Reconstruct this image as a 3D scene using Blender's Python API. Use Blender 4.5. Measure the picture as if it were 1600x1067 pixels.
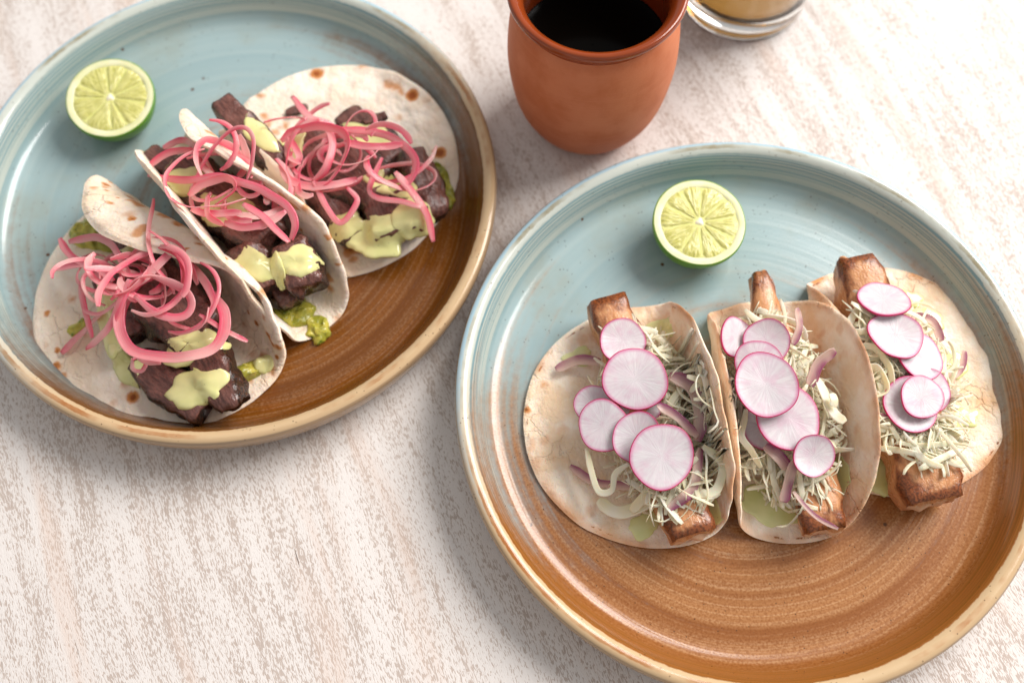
import bpy, math, random
import numpy as np
from mathutils import Vector, noise as mnoise
from mathutils.bvhtree import BVHTree

for o in list(bpy.data.objects):
    bpy.data.objects.remove(o, do_unlink=True)
sc = bpy.context.scene
col = sc.collection
rnd = random.Random(7)
npr = np.random.RandomState(11)

# ------------------------------------------------------------------ camera
cd = bpy.data.cameras.new('camera'); cam = bpy.data.objects.new('camera', cd); col.objects.link(cam)
PITCH, ROLL = math.radians(66.9175), math.radians(-2.4237)
cam.location = (0, 0, 0.48273)
from mathutils import Matrix
_f = Vector((0, math.cos(PITCH), -math.sin(PITCH))); _r0 = Vector((1, 0, 0)); _u0 = _r0.cross(_f)
_r = _r0*math.cos(ROLL) + _u0*math.sin(ROLL); _u = -_r0*math.sin(ROLL) + _u0*math.cos(ROLL)
cam.rotation_euler = Matrix((_r, _u, -_f)).transposed().to_euler()
cd.sensor_width = 36; cd.lens = 36; cd.clip_start = .01; cd.clip_end = 50
cd.dof.use_dof = True; cd.dof.focus_distance = .468; cd.dof.aperture_fstop = 4.6
sc.camera = cam

# ------------------------------------------------------------------ light: one big window up on the right, a pale room around
wd = bpy.data.worlds.new('World'); sc.world = wd; wd.use_nodes = True
wd.node_tree.nodes['Background'].inputs[0].default_value = (1, .985, .975, 1)
wd.node_tree.nodes['Background'].inputs[1].default_value = .43
def area(name, loc, target, size, size_y, power, color):
    ld = bpy.data.lights.new(name, 'AREA'); ld.shape = 'RECTANGLE'; ld.size = size; ld.size_y = size_y
    ld.energy = power; ld.color = color
    o = bpy.data.objects.new(name, ld); col.objects.link(o); o.location = loc
    o.rotation_euler = (Vector(target)-Vector(loc)).to_track_quat('-Z', 'Y').to_euler()
    return o
area('window_light', (1.45, 1.10, 1.55), (.05, .2, 0), 1.5, 1.2, 79, (1, .96, .92))
vs = sc.view_settings; vs.view_transform = 'Standard'; vs.look = 'None'; vs.gamma = 1; vs.exposure = 0.14; vs.use_curve_mapping = False
sc.render.engine = 'CYCLES'
sc.cycles.use_denoising = True; sc.cycles.use_adaptive_sampling = True; sc.cycles.adaptive_threshold = .02
sc.cycles.max_bounces = 10; sc.cycles.transmission_bounces = 8; sc.cycles.transparent_max_bounces = 12
sc.cycles.caustics_reflective = False; sc.cycles.caustics_refractive = False
sc.cycles.sample_clamp_indirect = 6

# ------------------------------------------------------------------ material helper
class G:
    def __init__(s, name):
        s.m = bpy.data.materials.new(name); s.m.use_nodes = True; s.nt = s.m.node_tree
        s.b = s.nt.nodes['Principled BSDF']
    def link(s, v, inp):
        if isinstance(v, bpy.types.NodeSocket): s.nt.links.new(v, inp)
        elif v is not None:
            if inp.type == 'RGBA' and not isinstance(v, (int, float)): v = tuple(v) + ((1,) if len(v) == 3 else ())
            inp.default_value = v
    def add(s, t, out=0, ins=None, **pr):
        n = s.nt.nodes.new(t)
        for k, v in pr.items(): setattr(n, k, v)
        for k, v in (ins or {}).items(): s.link(v, n.inputs[k])
        return n.outputs[out]
    def ma(s, op, a, b=None, c=None, cl=False):
        n = s.nt.nodes.new('ShaderNodeMath'); n.operation = op; n.use_clamp = cl
        for i, v in enumerate((a, b, c)): s.link(v, n.inputs[i])
        return n.outputs[0]
    def mix(s, f, a, b, blend='MIX'):
        n = s.nt.nodes.new('ShaderNodeMix'); n.data_type = 'RGBA'; n.blend_type = blend; n.clamp_factor = True
        s.link(f, n.inputs[0]); s.link(a, n.inputs[6]); s.link(b, n.inputs[7]); return n.outputs[2]
    def noise(s, vec, scale, detail=2, rough=.5, dist=0, out=0):
        return s.add('ShaderNodeTexNoise', out, {'Vector': vec, 'Scale': scale, 'Detail': detail, 'Roughness': rough, 'Distortion': dist})
    def voro(s, vec, scale, out=0, feature='F1', rand=1):
        return s.add('ShaderNodeTexVoronoi', out, {'Vector': vec, 'Scale': scale, 'Randomness': rand}, feature=feature)
    def step(s, v, a, b, lo=0., hi=1.):
        return s.add('ShaderNodeMapRange', 0, {0: v, 1: a, 2: b, 3: lo, 4: hi}, interpolation_type='SMOOTHSTEP')
    def ramp(s, f, stops):
        n = s.nt.nodes.new('ShaderNodeValToRGB'); e = n.color_ramp.elements
        while len(e) < len(stops): e.new(.5)
        for el, (p, c) in zip(e, stops): el.position = p; el.color = tuple(c)+((1,) if len(c) == 3 else ())
        s.link(f, n.inputs[0]); return n.outputs[0]
    def coord(s, k='Object'): return s.add('ShaderNodeTexCoord', k)
    def attr(s, name, out='Fac'): return s.add('ShaderNodeAttribute', out, attribute_name=name)
    def scale(s, v, k): return s.add('ShaderNodeVectorMath', 0, {0: v, 1: k}, operation='MULTIPLY')
    def sep(s, v):
        n = s.nt.nodes.new('ShaderNodeSeparateXYZ'); s.link(v, n.inputs[0]); return n.outputs
    def comb(s, x, y, z): return s.add('ShaderNodeCombineXYZ', 0, {0: x, 1: y, 2: z})
    def bump(s, h, strength, dist, nrm=None):
        return s.add('ShaderNodeBump', 0, {'Height': h, 'Strength': strength, 'Distance': dist, 'Normal': nrm})
    def set(s, **k):
        for a, v in k.items(): s.link(v, s.b.inputs[a.replace('_', ' ')])
        return s.m
    def sss(s, w, r, scale):
        s.b.inputs['Subsurface Weight'].default_value = w; s.b.inputs['Subsurface Radius'].default_value = r
        s.b.inputs['Subsurface Scale'].default_value = scale

def lin(r, g, b):
    return tuple((c/255/12.92 if c/255 <= .04045 else ((c/255+.055)/1.055)**2.4) for c in (r, g, b))

# ------------------------------------------------------------------ mesh helpers
def mk(name, V, F, mat, parent=None, attrs=None, smooth=True, uv=None):
    """world-space vertices -> one object whose origin is its base (or its parent's)"""
    V = np.asarray(V, float)
    if parent is None: org = np.array([(V[:, 0].min()+V[:, 0].max())/2, (V[:, 1].min()+V[:, 1].max())/2, V[:, 2].min()])
    else: org = np.array(parent.location)
    me = bpy.data.meshes.new(name); me.from_pydata((V-org).tolist(), [], [tuple(f) for f in F]); me.update()
    if smooth: me.polygons.foreach_set('use_smooth', [True]*len(me.polygons))
    for k, d in (attrs or {}).items():
        d = np.asarray(d, float)
        if d.ndim == 1: a = me.attributes.new(k, 'FLOAT', 'POINT'); a.data.foreach_set('value', d)
        else: a = me.attributes.new(k, 'FLOAT_VECTOR', 'POINT'); a.data.foreach_set('vector', d.ravel())
    me.materials.append(mat)
    o = bpy.data.objects.new(name, me); col.objects.link(o)
    if parent is None: o.location = org
    else: o.parent = parent
    return o
def empty(name, loc):
    o = bpy.data.objects.new(name, None); col.objects.link(o); o.location = loc; o.empty_display_size = .01; return o
def tag(o, label, cat, group=None, kind=None):
    o['label'] = label; o['category'] = cat
    if group: o['group'] = group
    if kind: o['kind'] = kind
    return o
def nz(p, s, seed=0):
    return mnoise.noise(Vector((p[0]*s+seed*3.17, p[1]*s-seed*1.73, p[2]*s+seed*.91)))
def nza(V, s, seed=0): return np.array([nz(p, s, seed) for p in V])
def lathe(prof, c, n=96):
    th = np.linspace(0, 2*np.pi, n, endpoint=False); V = []; F = []
    for r, z in prof:
        for t in th: V.append((c[0]+r*math.cos(t), c[1]+r*math.sin(t), z))
    for i in range(len(prof)-1):
        for j in range(n):
            k = (j+1) % n; F.append((i*n+j, i*n+k, (i+1)*n+k, (i+1)*n+j))
    return V, F
def smoothprof(pts, n):
    """Catmull-Rom through profile points"""
    return catmull(np.array([(a, b, 0) for a, b in pts]), n)[:, :2]
def catmull(P, n):
    P = np.asarray(P, float); Q = np.vstack([2*P[0]-P[1], P, 2*P[-1]-P[-2]])
    out = []; m = len(P)-1
    for t in np.linspace(0, m-1e-9, n):
        i = int(t); x = t-i; p0, p1, p2, p3 = Q[i:i+4]
        out.append(.5*((2*p1)+(-p0+p2)*x+(2*p0-5*p1+4*p2-p3)*x*x+(-p0+3*p1-3*p2+p3)*x**3))
    return np.array(out)
def ribbon(C, w, t, nrm=(0, 0, 1), twist=0., k=8, taper=True, flat=.6, cup=0.):
    """flat strip swept along C: w wide, t thick, frame carried along; returns V,F,(s along, x across)"""
    C = np.asarray(C, float); n = len(C)
    T = np.gradient(C, axis=0); T /= np.linalg.norm(T, axis=1)[:, None]+1e-12
    N = np.array(nrm, float); N -= T[0]*(N@T[0]); N /= np.linalg.norm(N)+1e-12
    V = []; A = []
    for i in range(n):
        N = N-T[i]*(N@T[i]); N /= np.linalg.norm(N)+1e-12
        B = np.cross(T[i], N); s = i/(n-1); an = twist*s
        n2 = N*math.cos(an)+B*math.sin(an); b2 = -N*math.sin(an)+B*math.cos(an)
        ww = (w[i] if np.ndim(w) else w)
        if taper: ww = ww*min(1, .55+3.5*min(s, 1-s))
        for j in range(k):
            a = 2*math.pi*j/k
            x = math.copysign(abs(math.cos(a))**flat, math.cos(a)); y = math.copysign(abs(math.sin(a))**flat, math.sin(a))
            V.append(C[i]+b2*(x*ww/2)+n2*(y*t/2+cup*ww*(x*x-.5))); A.append((s, x*.5+.5, 0))
    F = []
    for i in range(n-1):
        for j in range(k):
            q = (j+1) % k; F.append((i*k+j, i*k+q, (i+1)*k+q, (i+1)*k+j))
    F.append(tuple(range(k-1, -1, -1))); F.append(tuple((n-1)*k+j for j in range(k)))
    return np.array(V), F, np.array(A)

class Pile:
    """what already lies in one taco: later things are dropped or draped on it"""
    def __init__(s): s.V = []; s.F = []; s.n = 0; s.t = None
    def put(s, V, F):
        s.V += [tuple(v) for v in V]; s.F += [tuple(i+s.n for i in f) for f in F]; s.n = len(s.V); s.t = None
    def tree(s):
        if s.t is None: s.t = BVHTree.FromPolygons(s.V, s.F)
        return s.t
    def h(s, x, y, z):
        r = s.tree().ray_cast(Vector((x, y, z)), Vector((0, 0, -1)))
        return r[0].z if r[0] is not None else None
    def drop(s, V, sink=.0006, step=1, lim=.02):
        g = []
        for v in V[::step]:
            h = s.h(v[0], v[1], v[2]+.0)
            if h is not None: g.append(v[2]-h)
        d = min(g) if g else 0
        d = max(min(d+sink, lim), -.01)
        V = np.array(V); V[:, 2] -= d
        return V

# ------------------------------------------------------------------ table
def mat_table():
    g = G('limewashed_wood'); p = g.coord('Object')
    rot = g.add('ShaderNodeVectorRotate', 0, {'Vector': p, 'Angle': math.radians(-20.5)}, rotation_type='Z_AXIS')
    # x across the grain, y along it
    w = g.noise(g.scale(rot, (5, 2.2, 1)), 1, 2, .5, 0, 1)
    wv = g.add('ShaderNodeVectorMath', 0, {0: w, 1: (.5, .5, .5)}, operation='SUBTRACT')
    q = g.add('ShaderNodeVectorMath', 0, {0: rot, 1: g.scale(wv, (.045, .02, 0))}, operation='ADD')
    fine = g.noise(g.scale(q, (1650, 360, 1)), 1, 2, .5, .5)
    mid = g.noise(g.scale(q, (330, 36, 1)), 1, 2, .6, .4)
    big = g.noise(g.scale(q, (70, 8, 1)), 1, 2, .55, .5)
    patch = g.noise(g.scale(q, (9, 4, 1)), 1, 2)
    v = g.ma('ADD', g.ma('MULTIPLY', fine, .85), g.ma('MULTIPLY', mid, .36))
    v = g.ma('ADD', v, g.ma('MULTIPLY', big, .34))
    v = g.ma('ADD', v, g.ma('MULTIPLY', patch, .14))
    bare = g.step(v, .865, .925)
    paint = g.mix(big, lin(229, 224, 221), lin(217, 209, 204))
    wood = g.mix(mid, lin(199, 186, 177), lin(180, 165, 156))
    c = g.mix(bare, paint, wood)
    c = g.mix(g.step(g.noise(g.scale(q, (38, 3.2, 1)), 1, 3, .6), .54, .72, 0, .5), c, lin(216, 190, 174))
    crack = g.ma('MULTIPLY', g.step(g.noise(g.scale(q, (330, 12, 1)), 1, 1), .775, .80), g.step(patch, .45, .6))
    c = g.mix(crack, c, lin(88, 66, 52))
    hgt = g.ma('MULTIPLY', fine, -1)
    return g.set(Base_Color=c, Roughness=g.step(bare, 0, 1, .6, .78), Specular_IOR_Level=.25, Normal=g.bump(hgt, .35, .0006))
def build_table():
    x0, x1, y0, y1, t = -.9, 1.0, -.5, 1.3, .03
    V = [(x0, y0, 0), (x1, y0, 0), (x1, y1, 0), (x0, y1, 0), (x0, y0, -t), (x1, y0, -t), (x1, y1, -t), (x0, y1, -t)]
    F = [(0, 1, 2, 3), (7, 6, 5, 4), (0, 4, 5, 1), (1, 5, 6, 2), (2, 6, 7, 3), (3, 7, 4, 0)]
    me = bpy.data.meshes.new('table_top'); me.from_pydata(V, [], F); me.materials.append(mat_table())
    o = bpy.data.objects.new('table_top', me); col.objects.link(o)
    o['kind'] = 'structure'; o['label'] = 'whitewashed wooden table top with worn taupe grain under everything'
build_table()

# ------------------------------------------------------------------ plates
PR, PL = (.11117, .16468), (-.14417, .28845)
FLOOR = .0065
def mat_glaze(name, ang, shift, dark, b1, b2):
    g = G(name); p = g.coord('Object'); x, y, z = g.sep(p)
    r = g.ma('SQRT', g.ma('ADD', g.ma('MULTIPLY', x, x), g.ma('MULTIPLY', y, y)))
    t = g.ma('DIVIDE', g.ma('ADD', g.ma('MULTIPLY', x, math.cos(ang)), g.ma('MULTIPLY', y, math.sin(ang))), .14)
    n1 = g.noise(p, 22, 4, .6); n2 = g.noise(p, 300, 3, .6); n3 = g.noise(p, 900, 2, .6)
    wob = g.ma('MULTIPLY', g.noise(p, 9, 2), .006)
    rr = g.ma('ADD', r, wob)
    ring = g.noise(g.comb(g.ma('MULTIPLY', rr, 150), g.ma('MULTIPLY', t, .5), 0), 1, 3, .55)
    ringf = g.noise(g.comb(g.ma('MULTIPLY', rr, 760), g.ma('MULTIPLY', t, .8), 3), 1, 2, .5)
    # glaze border: brown where m -> 1
    m = g.ma('ADD', g.ma('SUBTRACT', shift, t), g.ma('MULTIPLY', g.ma('SUBTRACT', n1, .5), .55))
    m = g.ma('ADD', m, g.ma('MULTIPLY', g.ma('SUBTRACT', ring, .5), 1.5))
    m = g.ma('ADD', m, g.ma('MULTIPLY', g.ma('SUBTRACT', n2, .5), .35))
    brown = g.step(m, -.42, .48)
    bl = g.mix(ring, lin(130, 158, 165), lin(170, 187, 186))
    bl = g.mix(g.step(n1, .45, .8), bl, lin(150, 160, 152))
    d = dark
    br = g.mix(g.step(ring, .30, .72), b1, b2)
    br = g.mix(g.step(g.ma('ADD', ringf, g.ma('MULTIPLY', n3, .35)), .62, .95, 0, .45), br, lin(202*d, 162*d, 122*d))
    br = g.mix(g.step(n3, .30, .62, .5, 0), br, lin(120*d, 64*d, 18*d))
    c = g.mix(brown, bl, br)
    # wall: amber runs below the lip, cream and sky-blue lines on the lip
    lipn = g.ma('ADD', r, g.ma('ADD', g.ma('MULTIPLY', g.ma('SUBTRACT', g.noise(p, 30, 3), .5), .0014), g.ma('MULTIPLY', g.ma('SUBTRACT', n2, .5), .0012)))
    amber = g.mix(brown, lin(178, 186, 178), lin(152*d, 94*d, 42*d))
    pale = g.mix(brown, lin(164, 194, 207), lin(196, 166, 128))
    cream = g.mix(brown, lin(196, 202, 194), lin(202, 174, 136))
    k1 = g.step(lipn, .1245, .1275); k2 = g.step(lipn, .1326, .1331); k3 = g.step(lipn, .1345, .1350); k4 = g.step(lipn, .1366, .1372)
    wallc = g.mix(g.step(g.noise(g.comb(g.ma('MULTIPLY', z, 1500), t, 7), 1, 3), .42, .58), amber, g.mix(brown, lin(120, 150, 156), lin(132*d, 84*d, 34*d)))
    c = g.mix(k1, c, wallc); c = g.mix(k2, c, cream)
    c = g.mix(k3, c, g.mix(g.step(n1, .35, .6), g.mix(brown, lin(146, 138, 112), lin(160, 98, 44)), cream)); c = g.mix(k4, c, pale)
    # outside of the wall: streaky brown over grey blue
    outw = g.mix(g.step(g.noise(g.comb(g.ma('MULTIPLY', z, 1800), t, 2), 1, 3), .40, .62), lin(150, 128, 104), g.mix(brown, lin(170, 184, 186), lin(176, 140, 100)))
    nrm = g.add('ShaderNodeNewGeometry', 'Normal'); nx, ny, nzz = g.sep(nrm)
    outm = g.ma('MULTIPLY', g.step(r, .1225, .1232), g.step(g.ma('DIVIDE', g.ma('ADD', g.ma('MULTIPLY', nx, x), g.ma('MULTIPLY', ny, y)), r), .55, .8))
    c = g.mix(outm, c, outw)
    foot = g.step(z, .0, .0045); c = g.mix(g.ma('MULTIPLY', g.ma('SUBTRACT', 1, foot), outm), c, lin(170, 180, 178))
    # iron specks
    sp = g.voro(p, 420); spm = g.ma('MULTIPLY', g.step(sp, .17, .10), g.step(g.noise(p, 180, 1), .52, .60))
    c = g.mix(g.ma('MULTIPLY', spm, .85), c, lin(70, 46, 28))
    sb = g.voro(p, 60); c = g.mix(g.ma('MULTIPLY', g.step(sb, .075, .045), g.step(g.noise(p, 40, 1), .56, .60)), c, lin(92, 62, 40))
    hgt = g.ma('ADD', g.ma('MULTIPLY', ring, 1.0), g.ma('MULTIPLY', n3, .10))
    hgt = g.ma('ADD', hgt, g.ma('MULTIPLY', ringf, .35))
    return g.set(Base_Color=c, Roughness=g.step(brown, 0, 1, .17, .20), Specular_IOR_Level=.5, Normal=g.bump(hgt, g.step(brown, .2, .9, .11, .26), .0009))
def build_plate(c, label, ang, shift, dark, b1, b2):
    root = empty('stoneware_plate', (c[0], c[1], 0)); tag(root, label, 'plate', 'round stoneware plates')
    mat = mat_glaze('reactive_glaze', ang, shift, dark, b1, b2)
    inner = [(.0005, FLOOR-.0004), (.03, FLOOR-.0004), (.06, FLOOR-.0002), (.09, FLOOR), (.112, FLOOR+.0003), (.120, FLOOR+.0012), (.1245, FLOOR+.0038), (.1275, FLOOR+.0088), (.1300, FLOOR+.0142), (.1318, .0236)]
    lip = [(.1318, .0236), (.1334, .0252), (.1352, .0262), (.1372, .0264), (.1389, .0256), (.1398, .0238), (.1396, .0205)]
    outer = [(.1396, .0205), (.1388, .017), (.1374, .012), (.1345, .0075), (.128, .0040), (.118, .0022), (.112, .0016)]
    foot = [(.112, .0016), (.1105, .0002), (.107, .0001), (.105, .0012), (.06, .0014), (.0005, .0014)]
    zero = (c[0], c[1])
    for nm, pr, k in (('well', inner, 44), ('rim', lip, 16), ('outer_wall', outer, 18), ('foot', foot, 12)):
        V, F = lathe(smoothprof(pr, k), zero, 224)
        V = np.array(V); th = np.arctan2(V[:, 1]-c[1], V[:, 0]-c[0])
        V[:, 2] += np.clip((V[:, 2]-.012)/.014, 0, 1)*.0005*np.sin(3*th+c[0]*40)
        mk(nm, V, F, mat, root)
    return root
build_plate(PR, 'blue and brown glazed plate carrying the three radish topped tacos', math.radians(98), .06, 1.0, lin(140, 86, 42), lin(174, 122, 76))
build_plate(PL, 'blue and dark amber glazed plate carrying the three pickled onion tacos', math.radians(128), .02, .80, lin(110, 62, 15), lin(134, 80, 27))

# ------------------------------------------------------------------ tortillas
def mat_tortilla(name, base, base2, toastc, edge_amt, spot_amt, warm):
    g = G(name); p = g.attr('rest', 'Vector'); toast = g.attr('toast'); er = g.attr('edge')
    n1 = g.noise(p, 60, 4, .6); n2 = g.noise(p, 220, 4, .65); n3 = g.noise(p, 25, 3)
    c = g.mix(g.step(n1, .35, .68), base, base2)
    c = g.mix(g.ma('MULTIPLY', g.step(n3, .45, .70), .55), c, warm)
    c = g.mix(g.step(n2, .62, .8, 0, .35), c, warm)
    # blistered toast spots
    vd = g.voro(g.add('ShaderNodeVectorMath', 0, {0: p, 1: g.scale(g.noise(p, 200, 2, .5, 0, 1), (.004, .004, .004))}, operation='ADD'), 95)
    vm = g.ma('MULTIPLY', g.step(vd, .42, .18), g.step(g.noise(p, 48, 1), .50, .60))
    c = g.mix(g.ma('MULTIPLY', vm, spot_amt), c, toastc)
    tz = g.step(g.ma('ADD', toast, g.ma('MULTIPLY', g.ma('SUBTRACT', n2, .5), .9)), .35, .85)
    c = g.mix(tz, c, toastc)
    c = g.mix(g.step(g.ma('ADD', toast, g.ma('MULTIPLY', g.ma('SUBTRACT', n2, .5), .8)), .85, 1.3), c, lin(150, 76, 26))
    # dotted toasted line just inside the edge
    ed = g.ma('MULTIPLY', g.step(g.ma('ABSOLUTE', g.ma('SUBTRACT', er, g.ma('ADD', .945, g.ma('MULTIPLY', n3, .04)))), .010, .003), g.ma('MULTIPLY', g.step(g.noise(p, 330, 3, .7), .50, .60), g.step(g.noise(p, 36, 2), .46, .58)))
    c = g.mix(g.ma('MULTIPLY', ed, edge_amt), c, lin(142, 82, 40))
    e2 = g.ma('MULTIPLY', g.step(er, .90, 1.0), g.step(g.noise(p, 34, 3), .40, .64))
    c = g.mix(g.ma('MULTIPLY', e2, .75*edge_amt), c, lin(206, 140, 84))
    fl = g.ma('MULTIPLY', g.step(g.voro(p, 700), .16, .08), g.step(g.noise(p, 130, 1), .55, .65)); c = g.mix(g.ma('MULTIPLY', fl, .55), c, lin(160, 108, 66))
    cr = g.voro(g.add('ShaderNodeVectorMath', 0, {0: p, 1: g.scale(g.noise(p, 90, 3, .6, 0, 1), (.012, .012, .012))}, operation='ADD'), 80, feature='DISTANCE_TO_EDGE')
    crm = g.ma('MULTIPLY', g.step(cr, .05, .0), g.step(n3, .5, .62)) 
    hgt = g.ma('ADD', g.ma('MULTIPLY', n1, 1.0), g.ma('MULTIPLY', n2, .5))
    hgt = g.ma('SUBTRACT', hgt, g.ma('MULTIPLY', crm, .22))
    g.sss(.25, (.9, .55, .3), .0016)
    return g.set(Base_Color=c, Roughness=.62, Specular_IOR_Level=.3, Normal=g.bump(hgt, .8, .0030))
M_FLOUR = mat_tortilla('flour_tortilla', lin(246, 234, 220), lin(238, 220, 200), lin(204, 136, 76), .12, .85, lin(240, 212, 178))
M_CORN = mat_tortilla('corn_tortilla', lin(252, 238, 222), lin(240, 212, 180), lin(212, 146, 88), 1.0, .40, lin(240, 200, 154))
def prof_fn(kn):
    vv = np.linspace(-.08, .08, 641); a = np.interp(vv*1000, [k[0] for k in kn], [k[1] for k in kn])
    ker = np.hanning(41); ker /= ker.sum(); a = np.convolve(np.pad(a, 20, mode='edge'), ker, 'valid')
    a = np.radians(a); dv = vv[1]-vv[0]; C = np.cumsum(np.cos(a))*dv; H = np.cumsum(np.sin(a))*dv
    i0 = 320; return vv, C-C[i0], H-H[i0]
def tortilla(label, mat, O, axis, R, near, far, seed, spots=(), wob=.0012, thick=.0018, z0=FLOOR+.0012, lift=0., mid=None, blister=0, bulge=0.):
    """disc of radius R (metres) bent across v; axis = near end direction"""
    a = np.array(axis, float); a /= np.linalg.norm(a); b = np.array([-a[1], a[0]])
    O = np.array(O)/1000.; R = R/1000.
    pn, pf = prof_fn(near), prof_fn(far); pm = prof_fn(mid) if mid else None
    nr, na = 58, 192; uv = [(0, 0)]; er = [0]
    for i in range(1, nr+1):
        for j in range(na):
            th = 2*math.pi*j/na
            rim = R*(1+.012*mnoise.noise(Vector((math.cos(th)*1.6, math.sin(th)*1.6, seed)))+.006*mnoise.noise(Vector((math.cos(th)*5, math.sin(th)*5, seed+9))))
            rim *= 1+bulge*math.exp(-((th-math.radians(114))/.5)**2)
            q = (i/nr)**.92; uv.append((rim*q*math.cos(th), rim*q*math.sin(th))); er.append(q)
    uv = np.array(uv); er = np.array(er)
    def pos(u, v):
        t = np.clip((u+R)/(2*R), 0, 1)          # 1 = near end
        c = (1-t)*np.interp(v, pf[0], pf[1])+t*np.interp(v, pn[0], pn[1])
        h = (1-t)*np.interp(v, pf[0], pf[2])+t*np.interp(v, pn[0], pn[2])
        if pm:
            w = ((1-t)*(1-2*t), 4*t*(1-t), t*(2*t-1))
            c = sum(k*np.interp(v, p[0], p[1]) for k, p in zip(w, (pf, pm, pn))); h = sum(k*np.interp(v, p[0], p[2]) for k, p in zip(w, (pf, pm, pn)))
        return np.stack([O[0]+u*a[0]+c*b[0], O[1]+u*a[1]+c*b[1], z0+h+lift*u], 1)
    S = pos(uv[:, 0], uv[:, 1]); e = 1e-4
    du = pos(uv[:, 0]+e, uv[:, 1])-S; dv = pos(uv[:, 0], uv[:, 1]+e)-S
    N = np.cross(du, dv); N /= np.linalg.norm(N, axis=1)[:, None]
    d = np.array([mnoise.noise(Vector((u*38, v*38, seed)))*1.1+mnoise.noise(Vector((u*120, v*120, seed+4)))*.5 for u, v in uv])*wob
    d = d*(.45+.55*er**2)
    S = S+N*d[:, None]; S[:, 2] = np.maximum(S[:, 2], z0-.0002)
    toast = np.zeros(len(uv))
    for (sx, sy, sr, st) in spots:
        q = np.array([sx, sy])/1000.-O; su, sv = q@a, q@b
        toast = np.maximum(toast, st*np.clip(1.35-np.hypot(uv[:, 0]-su, uv[:, 1]-sv)/(sr/1000.), 0, 1.2))
    rb = random.Random(seed*5)
    for _ in range(blister):        # scattered small blisters over the flap
        su = rb.uniform(-.9, .9)*R; sv = rb.uniform(.35, .98)*math.sqrt(max(R*R-su*su, 0)); rr_ = rb.uniform(.0012, .0028); el = rb.uniform(.5, 1)
        toast = np.maximum(toast, rb.uniform(.7, 1.15)*np.clip(1.35-np.hypot((uv[:, 0]-su)*el, uv[:, 1]-sv)/rr_, 0, 1.2))
    prof = np.where(er > .97, np.sqrt(np.clip(1-((er-.97)/.03)**2, .0, 1)), 1.)
    tb = thick/2*(1+.25*np.array([mnoise.noise(Vector((u*60, v*60, seed+2))) for u, v in uv]))
    top = S+N*(tb*prof)[:, None]; bot = S-N*(thick/2*prof)[:, None]
    n = len(uv); V = np.vstack([top, bot]); F = []
    for j in range(na): F.append((0, 1+j, 1+(j+1) % na)); F.append((n, n+1+(j+1) % na, n+1+j))
    for i in range(nr-1):
        for j in range(na):
            k = (j+1) % na; A, B, Cc, D = 1+i*na+j, 1+i*na+k, 1+(i+1)*na+k, 1+(i+1)*na+j
            F.append((A, D, Cc, B)); F.append((n+A, n+B, n+Cc, n+D))
    l = 1+(nr-1)*na
    for j in range(na):
        k = (j+1) % na; F.append((l+j, n+l+j, n+l+k, l+k))
    # orientation: (0,1+j,1+j+1) counts as seen from +N
    rest = np.vstack([np.c_[uv, np.full(n, seed*.37)]]*2)
    o = mk('tortilla', V, F, mat, attrs={'rest': rest, 'toast': np.r_[toast, toast*(1. if blister else .3)], 'edge': np.r_[er, er]})
    pl = Pile(); pl.put(V, F)
    fr = dict(O=O, a=a, b=b, pile=pl, wall=BVHTree.FromPolygons([tuple(v) for v in V], F))
    tag(o, label, 'tortilla', 'folded tortillas on the plates')
    return fr
def w3(*pts): return [(x*1000, y*1000) for x, y, z in pts]
TA = tortilla('corn tortilla folded up at one side, on the radish plate nearest the onion plate', M_CORN, (66, 157), (.128, -.992), 62,
    [(-62, -3), (-40, -1), (8, 0), (26, 78), (62, 84)], [(-62, -3), (-40, -1), (8, 0), (26, 80), (62, 92)], 3, wob=.0016, spots=[(*w3((0.0149, 0.1780, 0.0100))[0], 4, .6), (*w3((0.0058, 0.1650, 0.0100))[0], 2.5, 1.0)])
TB = tortilla('corn tortilla standing as an open trough between its two neighbours on the radish plate', M_CORN, (128, 157), (.03, -1), 62,
    [(-62, -92), (-34, -86), (-18, 0), (8, 0), (26, 64), (62, 76)], [(-62, -92), (-34, -86), (-18, 0), (8, 0), (24, 66), (62, 78)], 5, wob=.0012)
TC = tortilla('corn tortilla lying nearly flat against the far wall of the radish plate', M_CORN, (184, 175), (.05, -1), 61,
    [(-61, -107), (-38, -107), (-23, 0), (40, 0), (61, 26)], [(-61, -107), (-38, -107), (-23, 0), (40, 0), (61, 22)], 8, wob=.0014, spots=[(*w3((0.2082, 0.2306, 0.0100))[0], 7, .7), (*w3((0.2324, 0.2060, 0.0100))[0], 6, .6), (*w3((0.1573, 0.2312, 0.0100))[0], 8, .75)])
T1 = tortilla('flour tortilla with speckled curled flap, nearest on the pickled onion plate', M_FLOUR, (-173, 236), (.62, -.785), 74,
    [(-70, -6), (-50, -2), (6, 0), (26, 70), (70, 88)], [(-70, -4), (-50, -1), (-12, 0), (2, 74), (26, 88), (37, 146), (46, 176), (74, 180)], 12, wob=.0022, thick=.0032, blister=46, bulge=.10, mid=[(-70, -4), (-50, -1), (11, 0), (25, 74), (48, 86), (59, 146), (68, 172), (74, 175)],
    spots=[(*w3((-0.2205, 0.1845, 0.0100))[0], 4, 1.1), (*w3((-0.2173, 0.1817, 0.0100))[0], 3, 1.1), (*w3((-0.1874, 0.1797, 0.0100))[0], 4, 1.2), (*w3((-0.2288, 0.1986, 0.0100))[0], 3, 1.1), (*w3((-0.2384, 0.2279, 0.0100))[0], 2.5, 1.0), (*w3((-0.2297, 0.2073, 0.0100))[0], 2.5, 1.0)])
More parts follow.
